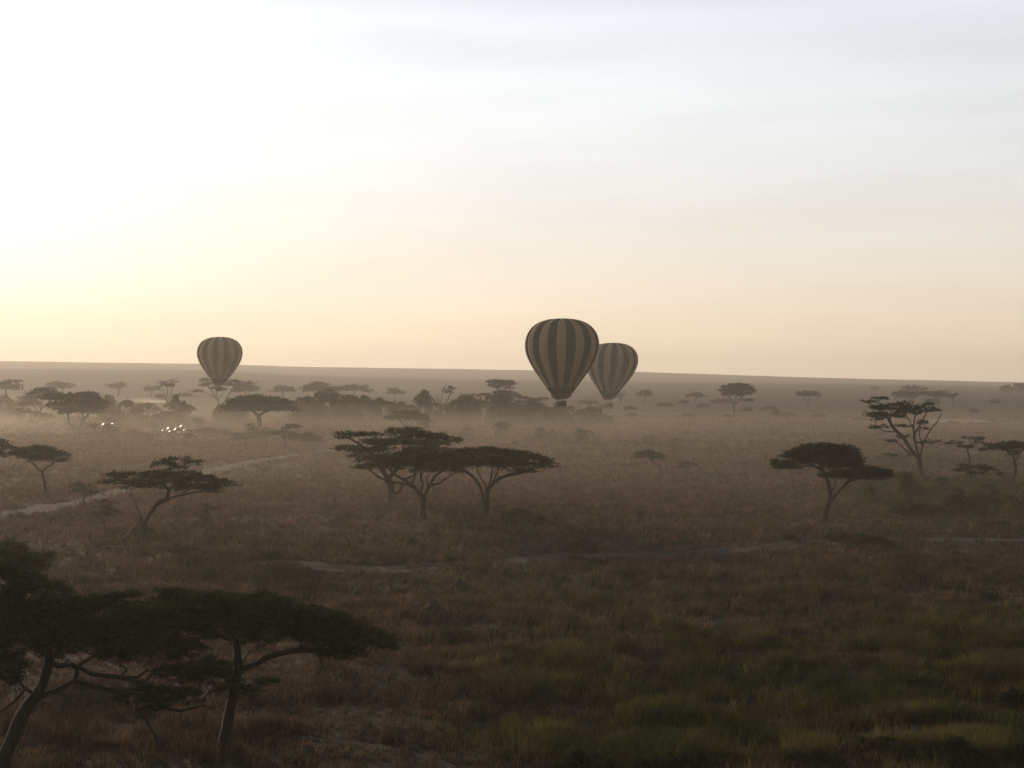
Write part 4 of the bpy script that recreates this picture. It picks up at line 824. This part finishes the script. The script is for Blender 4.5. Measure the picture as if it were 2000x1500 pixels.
for lb, cx, by, w, h, pn in (
    ('palm thicket right behind the crown of the great umbrella tree', 592, 822, 60, 42, 5), ('highest palm thicket, under the wide far umbrella acacia', 643, 824, 66, 58, 6), ('palm thicket directly right of the highest one', 683, 826, 40, 50, 4),
    ('palm thicket left of the gap with pale trunks', 712, 828, 36, 46, 4), ('broad palm thicket under the tiny lone umbrella acacia', 752, 828, 56, 44, 5), ('thin crowned palm clump peeping over the misty umbrella tree', 790, 826, 34, 36, 3),
    ('round palm thicket left of the dead grey tree', 828, 826, 44, 50, 4), ('dim palm clump at the foot of the dead grey tree', 866, 828, 34, 34, 3), ('big round palm thicket right of the dead grey tree', 918, 826, 70, 50, 6),
    ('dark rounded thicket just below the tall layered acacia', 978, 828, 64, 56, 5), ('dense low thicket in front of the tall layered acacia', 1000, 830, 84, 34, 4), ('sloping thicket falling right towards the larger basket', 1042, 829, 56, 46, 4),
    ('small palm clump left of the larger balloon basket, above the track', 1088, 829, 26, 34, 2), ('low bushy palm clump straight below the larger basket', 1112, 830, 40, 28, 2), ('dark thicket at the right end below the paired balloons', 1152, 830, 52, 32, 4),
    ('tapering low end of the palm thicket below the smaller balloon', 1178, 830, 34, 15, 0),
    ('misty palm clump just right of the big spreading acacia', 208, 822, 40, 42, 3), ('misty spiky palm clump left of centre among the left palms', 247, 826, 40, 40, 3), ('misty palm clump above the brown bush near the horned snag', 285, 828, 38, 38, 3),
    ('tall palm clump right of the vase shaped bare tree', 343, 826, 28, 44, 3), ('dark round palm clump farthest right of the left misty ones', 361, 827, 26, 38, 2), ('low misty palm mound behind the glinting cars', 322, 828, 40, 22, 2),
    ('palm clump under the left skirts of the great umbrella tree', 450, 826, 50, 32, 3), ('dusty palms at the left photo edge', 8, 815, 40, 36, 3), ('dusty palm clump between the left edge and the pale acacia', 36, 818, 30, 30, 2), ('palm clump just peeping over the great umbrella tree', 470, 815, 40, 38, 3)):
    bush(lb, cx, by, w*1.3, h*1.12, pn+1, name='palm_thicket', cat='palm thicket', group=PG, dens=1.3, ragged=.25)
BG = 'bushes scattered over the plain'
for lb, cx, by, w, h, pn, lf in (
    ('wide low brown bush right of the left parked cars', 268, 855, 30, 18, 0, 'shrub_dry'), ('rounded brown bush cluster right of the brown low one, before the snag', 290, 858, 26, 14, 0, 'shrub_dry'), ('dark bush at the foot of the horned snag', 302, 838, 22, 20, 0, 'bush'),
    ('long low bush right of the glinting cars', 408, 849, 44, 13, 0, 'shrub_dry'), ('misty round bush left of the shaggy palm', 914, 860, 38, 26, 1, 'bush'), ('shaggy solitary palm in the mist between two bushes', 981, 858, 26, 36, 3, 'bush'),
    ('small round bush right below the shaggy palm', 1006, 872, 22, 22, 0, 'bush'), ('narrow misty bush left of the big round dome', 1034, 866, 14, 22, 0, 'shrub_dry'), ('big round dark dome bush above the open centre', 1068, 864, 50, 30, 0, 'bush'),
    ('spiky low bush between the dome bush and the palm right of it', 1106, 870, 24, 20, 1, 'bush'), ('palm like bush with drooping fronds right of the dome bush', 1138, 870, 34, 36, 2, 'bush'), ('small bush, first in the sparse green row right of the palm like bush', 1224, 871, 14, 14, 1, 'bush'),
    ('tiny bush second in the sparse green row', 1244, 872, 8, 9, 0, 'bush'), ('tall palm bush, biggest in the sparse green row', 1268, 873, 26, 28, 2, 'bush'), ('two pronged palm bush right of the biggest in the green row', 1317, 880, 18, 26, 1, 'bush'),
    ('last small bush at the right of the sparse green row', 1386, 888, 18, 16, 0, 'bush'), ('rounded tiny green bush on the far plain below the parallel trunk acacia', 1517, 811, 12, 9, 0, 'bush'), ('low bush spreading right of the far tiny green bush', 1535, 815, 30, 6, 0, 'bush'),
    ('green round bush beneath the drooping far acacia', 1822, 790, 26, 16, 0, 'bush'),
    ('low dark shrub lying in the grass right of the three middle acacias', 1020, 1012, 60, 22, 0, 'shrub_dry'), ('flat dark shrub patch a bit lower right of that, near the same acacias', 1046, 1020, 44, 14, 0, 'shrub_dry'), ('broad dark shrub on the far side of the near track', 1130, 1078, 66, 28, 0, 'shrub_dry'),
    ('dark rounded shrub below the umbrella acacia at the right', 1628, 1056, 44, 26, 0, 'bush'), ('long dark shrub along the near track right of the umbrella acacia', 1692, 1070, 100, 26, 0, 'bush'), ('small round shrub right of the fallen bleached branch', 1722, 1042, 26, 14, 0, 'bush'),
    ('low shrub left of the near track bend below the umbrella acacia', 1540, 1054, 34, 10, 0, 'bush'), ('low dark shrub in the dry grass at the far right', 1948, 1030, 40, 12, 0, 'shrub_dry'), ('green bush under the dead branching shrub by the near track', 882, 1100, 30, 26, 0, 'bush'),
    ('brown low shrub left of the dead branching shrub', 795, 1066, 40, 18, 0, 'shrub_dry'), ('dark bush in the lower left centre grass', 1218, 1128, 46, 12, 0, 'bush'), ('small shrub between the sapling and the middle acacias', 640, 990, 20, 7, 0, 'shrub_dry'),
    ('light green shrub, leftmost of the right hand mass', 1705, 985, 70, 36, 0, 'shrub_pale'), ('tall pale green shrub at the foot of the tallest tree', 1770, 972, 76, 48, 0, 'shrub_pale'), ('green shrub right behind the tallest tree trunk', 1830, 965, 70, 34, 0, 'shrub_pale'),
    ('large green shrub around the leaning many stemmed tree', 1868, 1000, 86, 44, 0, 'bush'), ('brownish shrub right of the leaning many stemmed tree', 1930, 988, 64, 40, 0, 'shrub_dry'), ('green shrub cut by the right edge under the mushroom crowned acacia', 1990, 1000, 70, 50, 0, 'shrub_pale'),
    ('long dark shrub low in front of the right hand mass', 1780, 1004, 90, 22, 0, 'bush'), ('dark shrub between the long one and the leaning tree', 1835, 1006, 44, 18, 0, 'shrub_dry'), ('yellowish shrub below the small open flat crowned tree', 1900, 962, 60, 26, 0, 'shrub_pale'),
    ('small dark bush in the far right foreground grass', 1925, 1170, 46, 12, 0, 'bush'), ('dark leafy bush at the bottom edge, right of centre', 1150, 1506, 130, 56, 0, 'bush'), ('leafy green bush at the bottom edge right of the dark one', 1290, 1510, 130, 50, 0, 'bush'),
    ('green bush in the bottom right corner', 1870, 1506, 160, 60, 0, 'bush'), ('dark green bush low on the right edge', 1985, 1380, 90, 44, 0, 'bush'), ('dark mass of leaves at the bottom between green bushes', 1560, 1496, 180, 36, 0, 'bush'),
    ('dark bush at the bottom just left of the green corner bush', 1720, 1470, 120, 30, 0, 'bush')):
    bush(lb, cx, by, w, h, pn, leaf=lf, group=BG, name='bush' if by > 1000 or pn == 0 else 'palm_bush', ragged=.45)
# faint low scrub on the far plain
FG = 'low scrub dotting the far plain'
for lb, cx, by, w in (('flat far scrub left of the larger balloon basket track', 1150, 789, 34), ('flat far scrub under the smaller balloon basket', 1180, 798, 26), ('short far scrub below the first small far acacia', 1232, 800, 18), ('long thin far scrub right of the first small far acacia', 1300, 794, 30),
    ('far scrub left of the leaning stem acacia', 1336, 788, 14), ('far scrub just below the leaning stem acacia', 1374, 795, 22), ('long far scrub left of the vase crowned acacia', 1408, 787, 34), ('far scrub on the right of the vase crowned acacia foot', 1459, 803, 14),
    ('far scrub lying before the vase crowned acacia', 1424, 816, 18), ('far scrub below the far green bushes', 1500, 800, 26), ('far scrub farther left before the vase crowned acacia', 1345, 815, 26), ('far scrub lowest left near the green row', 1234, 814, 20),
    ('short far scrub right of the parallel trunk acacia', 1602, 816, 30), ('thin far scrub by the trail of the moving vehicle', 1858, 829, 14), ('far scrub right of the moving vehicle', 1985, 821, 26), ('far scrub between the two fence posts', 1942, 787, 12),
    ('far scrub in front of the second post', 1905, 806, 10), ('low far scrub left under the tallest tree', 1680, 822, 34), ('far scrub right of the vase shaped bare tree', 361, 774, 22), ('far scrub left of the vase shaped bare tree', 312, 777, 14)):
    bush(lb, cx, by, w, max(3.2, w*.14), 0, leaf='shrub_dry', name='scrub', cat='scrub', group=FG, dens=.8)

# ------------------------------------------------------------------ termite mounds, fallen wood, posts, stones
def mound(label, cx, by, w, h, name='termite_mound', D=None, peaks=1):
    D = D or dist_of(cx, by); s = D/F; O = at(cx, by, D); O.z = ground1(O.x, O.y)-.15; W, Hh = w*s*.5, h*s+.15
    nr, na = 26, 40; V = [(0, 0, Hh)]
    for i in range(1, nr+1):
        f = i/nr; z = Hh*(1-f)**1.35*(1+.0*f)
        for j in range(na):
            a = j/na*2*math.pi; b = fbm(np.array([a*1.5+f*3+cx]), np.array([f*5.]), 3, 2)[0]-.5
            r = W*f**.9*(1+.45*b); V.append((r*math.cos(a), r*math.sin(a)*.85, max(0, z*(1+.35*b))))
    Q = [(0, 1+j, 1+(j+1) % na) for j in range(na)]+[(1+(i-1)*na+j, 1+i*na+j, 1+i*na+(j+1) % na, 1+(i-1)*na+(j+1) % na) for i in range(1, nr) for j in range(na)]
    o = link_mesh(name, V, Q, M['mound'], smooth=True); o.location = O; tag(o, label, 'termite mound', 'termite mounds'); return o
mound('broad red earth termite mound around the two trunked acacia', 276, 1058, 84, 36, D=dist_of(276, 1054)+2.0)
mound('dark conical termite mound in the grass left of centre foreground', 845, 1204, 84, 34)
mound('lower flatter termite mound up right of the dark conical one', 898, 1152, 74, 22)
mound('tiny pinnacle mound on the open plain left of the umbrella acacia', 1545, 869, 6, 6)
mound('tiny pinnacle mound in the open centre below the palm like bush', 1150, 887, 5, 8)
bare('long fallen branch bridging the grass below the termite mound', [[(272, 1090), (262, 1080), (240, 1070), (210, 1067), (185, 1073), (152, 1078)], [(210, 1067), (203, 1060), (200, 1053)], [(266, 1084), (258, 1078), (256, 1070)], [(240, 1070), (222, 1076)]], 6, name='fallen_branch', cat='fallen branch')
bare('fallen bleached branch propped up in the grass right of the umbrella acacia', [[(1660, 1016), (1669, 1006), (1672, 1000)], [(1671, 1003), (1670, 994), (1675, 990)], [(1672, 1002), (1680, 1000), (1692, 1007), (1703, 1010)], [(1680, 1000), (1674, 994)]], 2.6, name='fallen_branch', cat='fallen branch')
bare('old log lying flat at the foot of the umbrella acacia', [[(1664, 1018), (1645, 1016), (1625, 1018)], [(1645, 1016), (1640, 1013)]], 3.6, name='fallen_log', cat='log')
for lb, cx, by, h in (('thin wooden post on the far plain, left one of two', 1884, 798, 13), ('taller wooden post on the far plain, right one of two', 1963, 796, 19), ('wooden post standing before the small brown trees at the left', 325, 1134, 24)):
    D = dist_of(cx, by); s = D/F; O = at(cx, by, D); O.z = ground1(O.x, O.y)-.2; r = max(.09, .45*s)
    V, q = tubes(np.array([(0, 0, 0), (.05, 0, h*s*.5), (.0, 0, h*s+.2)]), np.array([-1, 0, 1]), np.array([r*1.1, r, r*.85]), 8)
    t = thing('post', O, lb, 'post', 'wooden posts'); link_mesh('shaft', V, [q], M['bark'], t, smooth=True)
    V, Q = boxp(-r*.95, r*.95, -r*.95, r*.95, h*s+.2, h*s+.2+r*.6, .2); link_mesh('cap', V, Q, M['bark_dead'], t)
M['stone'] = noisy_mat('pale_stone', (.14, .13, .12), (.24, .22, .20), 3, .9, .5)
def stone(label, cx, by, w):
    D = dist_of(cx, by); s = D/F; O = at(cx, by, D); O.z = ground1(O.x, O.y)+.02; b = bmesh.new(); bmesh.ops.create_icosphere(b, subdivisions=3, radius=1)
    for v in b.verts:
        k = 1+.3*(vnoise(np.array([v.co.x*2+cx]), np.array([v.co.y*2+v.co.z*3]), 1)[0]-.5); v.co = (v.co.x*w*s*.5*k, v.co.y*w*s*.4*k, v.co.z*w*s*.28*k)
    me = bpy.data.meshes.new('stone'); b.to_mesh(me); b.free(); me.materials.append(M['stone']); o = bpy.data.objects.new('stone', me); C.objects.link(o); o.location = O; tag(o, label, 'stone')
stone('flat pale stone on the bare path at the bottom left of centre', 609, 1444, 17)

# ------------------------------------------------------------------ safari vehicles
M['glass'] = mat('windscreen_glass', (.03, .03, .035), .17, 0, 1.0); M['dusty'] = mat('dusty_windscreen_glass', (.08, .07, .06), .42, 0, .8); M['tyre'] = mat('tyre_rubber', (.02, .02, .02), .8); M['hub'] = mat('wheel_hub', (.3, .3, .3), .4, .6)
CARP = {'tan': mat('tan_paint', (.26, .22, .15), .35, 0, .6), 'green': mat('olive_paint', (.06, .07, .045), .35, 0, .6), 'white': mat('white_paint', (.65, .63, .58), .3, 0, .6)}
M['dark'] = mat('black_trim', (.03, .03, .03), .6); M['lamp'] = mat('headlamp_glass', (.5, .5, .48), .1, 0, 1.)
def prism(prof, w, y0=0.):
    """side outline (x forward, z) given thickness w across"""
    n = len(prof); V = [(x, y0-w/2, z) for x, z in prof]+[(x, y0+w/2, z) for x, z in prof]
    return np.array(V), [tuple(range(n-1, -1, -1)), tuple(range(n, 2*n))]+[(i, (i+1) % n, n+(i+1) % n, n+i) for i in range(n)]
def make_car(paint, label, cx, by, heading, D=None, group='parked safari vehicles', name='safari_car', extra_glint=False, glass='glass'):
    D = D or dist_of(cx, by); O = at(cx, by, D); O.z = ground1(O.x, O.y)+.02; t = thing(name, O, label, 'safari car', group); pm = CARP[paint]
    hv = (sd+(cam.location-O).normalized()).normalized(); t.rotation_euler[2] = math.atan2(hv.y, hv.x)+heading
    hh = math.hypot(hv.x, hv.y); tx = .86-.70*hv.z/hh
    V, Q = join([prism([(-2.3, .55), (-2.35, 1.15), (.75, 1.18), (.85, 1.2), (2.15, 1.08), (2.3, .95), (2.32, .55), (1.85, .5), (1.75, .8), (1.05, .8), (.95, .5), (-1.0, .5), (-1.1, .8), (-1.8, .8), (-1.9, .5)], 1.8),
        prism([(-2.3, 1.15), (-2.3, 1.2), (-.0, 1.2), (-.0, 1.15)], 1.72), boxp(-2.3, -2.2, -.85, -.78, 1.2, 1.92), boxp(-2.3, -2.2, .78, .85, 1.2, 1.92), boxp(-1.2, -1.1, -.85, -.78, 1.2, 1.92), boxp(-1.2, -1.1, .78, .85, 1.2, 1.92), boxp(-.15, -.05, -.85, -.78, 1.2, 1.92), boxp(-.15, -.05, .78, .85, 1.2, 1.92)])
    link_mesh('body', V, Q, pm, t)
    V, Q = prism([(-2.4, 1.92), (-2.4, 2.0), (-.9, 2.06), (.12, 2.0), (.16, 1.92)], 1.78); link_mesh('roof', V, Q, pm, t)
    V, Q = prism([(.86, 1.21), (tx, 1.91), (tx-.04, 1.89), (.80, 1.19)], 1.66); link_mesh('windscreen', V, Q, M[glass], t)
    if extra_glint:  # added glass panel, tilted to mirror the sun and enlarge the glint
        x1 = -.9; x0 = x1-.85*hv.z/hh; V, Q = prism([(x1, 2.07), (x0, 2.92), (x0-.05, 2.90), (x1-.05, 2.06)], 1.3); link_mesh('added_glint_panel', V, Q, M['glass'], t)
    t.scale = (1.15, 1.15, 1.15)
    for sy in (-1, 1):
        for x0, x1 in ((-2.18, -1.22), (-1.08, -.17)):
            V, Q = boxp(x0, x1, sy*.80-.012, sy*.80+.012, 1.22, 1.88); link_mesh('side_window', V, Q, M['glass'], t)
        V, Q = boxp(2.30, 2.36, sy*.62-.11, sy*.62+.11, .78, .95); link_mesh('headlight', V, Q, M['lamp'], t)
        for x in (-1.45, 1.4):
            a = np.linspace(0, 2*np.pi, 18, endpoint=False); pr = [(x+.40*math.cos(b), .40+.40*math.sin(b)) for b in a]; V, Q = prism(pr, .24, sy*.80); wh = link_mesh('wheel', V, Q, M['tyre'], t)
            pr = [(x+.2*math.cos(b), .40+.2*math.sin(b)) for b in a]; V, Q = prism(pr, .27, sy*.80); link_mesh('hub', V, Q, M['hub'], wh)
    V, Q = join([boxp(2.33, 2.45, -.85, .85, .5, .66), boxp(-2.45, -2.36, -.8, .8, .5, .62)]); link_mesh('bumper', V, Q, M['dark'], t)
    a = np.linspace(0, 2*np.pi, 16, endpoint=False); pr = [(y, z) for y, z in ((.36*math.cos(b), 1.1+.36*math.sin(b)) for b in a)]
    V, Q = prism(pr, .2); V = np.stack([V[:, 1]-2.46, V[:, 0], V[:, 2]], 1); link_mesh('spare_wheel', V, Q, M['tyre'], t)
    return t
make_car('tan', 'safari car with a small bright window glint, leftmost of the right parked group', 331, 846, 0., extra_glint=False)
make_car('green', 'safari car with the strongest white windscreen glint in the parked group', 345, 848, .012, extra_glint=True)
make_car('tan', 'tan safari car with a broad pale windscreen glint, third in the parked group', 362, 850, -.03)
make_car('green', 'dark safari car at the right end of the glinting parked group', 377, 850, .04)
make_car('green', 'dark safari car half hidden behind the big spreading acacia trunks', 170, 834, .9, glass='dusty')
make_car('tan', 'safari car with two glints on its front, middle of the left parked group', 204, 837, 0.05, glass='dusty')
make_car('tan', 'safari car with a double glint behind the bushy little tree', 221, 837, .03)
make_car('green', 'dark safari vehicle driving right on the far plain, trailing dust', 1945, 827, 2.6, group=None)
make_car('white', 'tiny white car raising a pale dust trail beside the vase shaped bare tree', 333, 786, 2.7, group=None)

# ------------------------------------------------------------------ haze and dust in the air
def volume_material(name, density, color, aniso=.45):
    m = bpy.data.materials.new(name); m.use_nodes = True; t = m.node_tree; t.nodes.clear()
    out = nd(t, 'ShaderNodeOutputMaterial'); v = nd(t, 'ShaderNodeVolumePrincipled')
    v.inputs['Color'].default_value = (*color, 1); v.inputs['Density'].default_value = density; v.inputs['Anisotropy'].default_value = aniso
    t.links.new(v.outputs[0], out.inputs['Volume']); return m
def box_mesh(x0, x1, y0, y1, z0, z1):
    V = [(x, y, z) for x in (x0, x1) for y in (y0, y1) for z in (z0, z1)]
    return V, [(0, 1, 3, 2), (4, 6, 7, 5), (0, 4, 5, 1), (2, 3, 7, 6), (0, 2, 6, 4), (1, 5, 7, 3)]
HV, HF = box_mesh(-5400, 5400, -5400, 5400, -60, 118)
tag(link_mesh('haze', HV, HF, volume_material('haze_air', 2.55e-4, (.96, .88, .81), .4)),
    'pale dusty morning haze over the whole plain', 'haze', kind='stuff')
def dust_cloud(name, cx, cy, cz, rx, ry, rz, dens, label, color=(.93, .84, .74), rot=0., an=.4):
    """a bank of hanging dust: a closed smooth ellipsoid of even density, thin towards its edges"""
    bm = bmesh.new(); bmesh.ops.create_uvsphere(bm, u_segments=48, v_segments=24, radius=1)
    me = bpy.data.meshes.new(name); 
    for v in bm.verts: v.co = (v.co.x*rx, v.co.y*ry, v.co.z*rz)
    bm.to_mesh(me); bm.free(); me.materials.append(volume_material(name+'_air', dens, color, an))
    o = bpy.data.objects.new(name, me); C.objects.link(o); o.location = (cx, cy, cz); o.rotation_euler[2] = rot
    tag(o, label, 'dust', kind='stuff')
for cx, cy, rx, ry, rz, dn, lb in ((0, 400, 900, 300, 13, 1.8e-4, 'highest thin veil of dust over the middle of the plain'), (60, 430, 800, 270, 9.5, 2.7e-4, 'low veil of dust around the middle acacias'),
        (20, 470, 700, 250, 6.5, 4.0e-4, 'lowest dust lying on the grass of the middle plain'), (-40, 640, 600, 190, 8, 1.0e-4, 'dust drifting at the foot of the palm thickets'), (-60, 620, 420, 110, 3.5, 2e-4, 'dense ground dust at the foot of the palm thickets')):
    dust_cloud('dust_layer', cx, cy, 1, rx, ry, rz, dn, lb, (.95, .80, .67))
dust_cloud('dust_bank', -330, 640, 4, 330, 130, 12, 6.5e-4, 'glowing dust bank behind the acacias at the left', (.96, .84, .66))
dust_cloud('dust_bank', -270, 560, 2, 110, 60, 10, 1.6e-3, 'brightest puff of dust at the left edge', (.97, .85, .66))
def trail(name, x0, x1, py, D, h, dens, label):
    a, b = at(x0, py, D), at(x1, py, D); c = (a+b)/2; g = ground1(c.x, c.y)
    dust_cloud(name, c.x, c.y, g+.3, abs(b.x-a.x)/2, 9, h, dens, label, (.97, .90, .76))
trail('dust_trail', 232, 330, 784, dist_of(333, 786)+6, 3.2, 1.6e-2, 'pale dust trail behind the tiny white car')
trail('dust_trail', 275, 330, 784, dist_of(333, 786)+5, 1.4, 2.5e-2, 'densest end of the dust trail near the tiny white car')
trail('dust_trail', 1790, 1940, 826, dist_of(1945, 827)+5, 1.6, 1.2e-2, 'thin pale dust trail behind the dark driving vehicle')
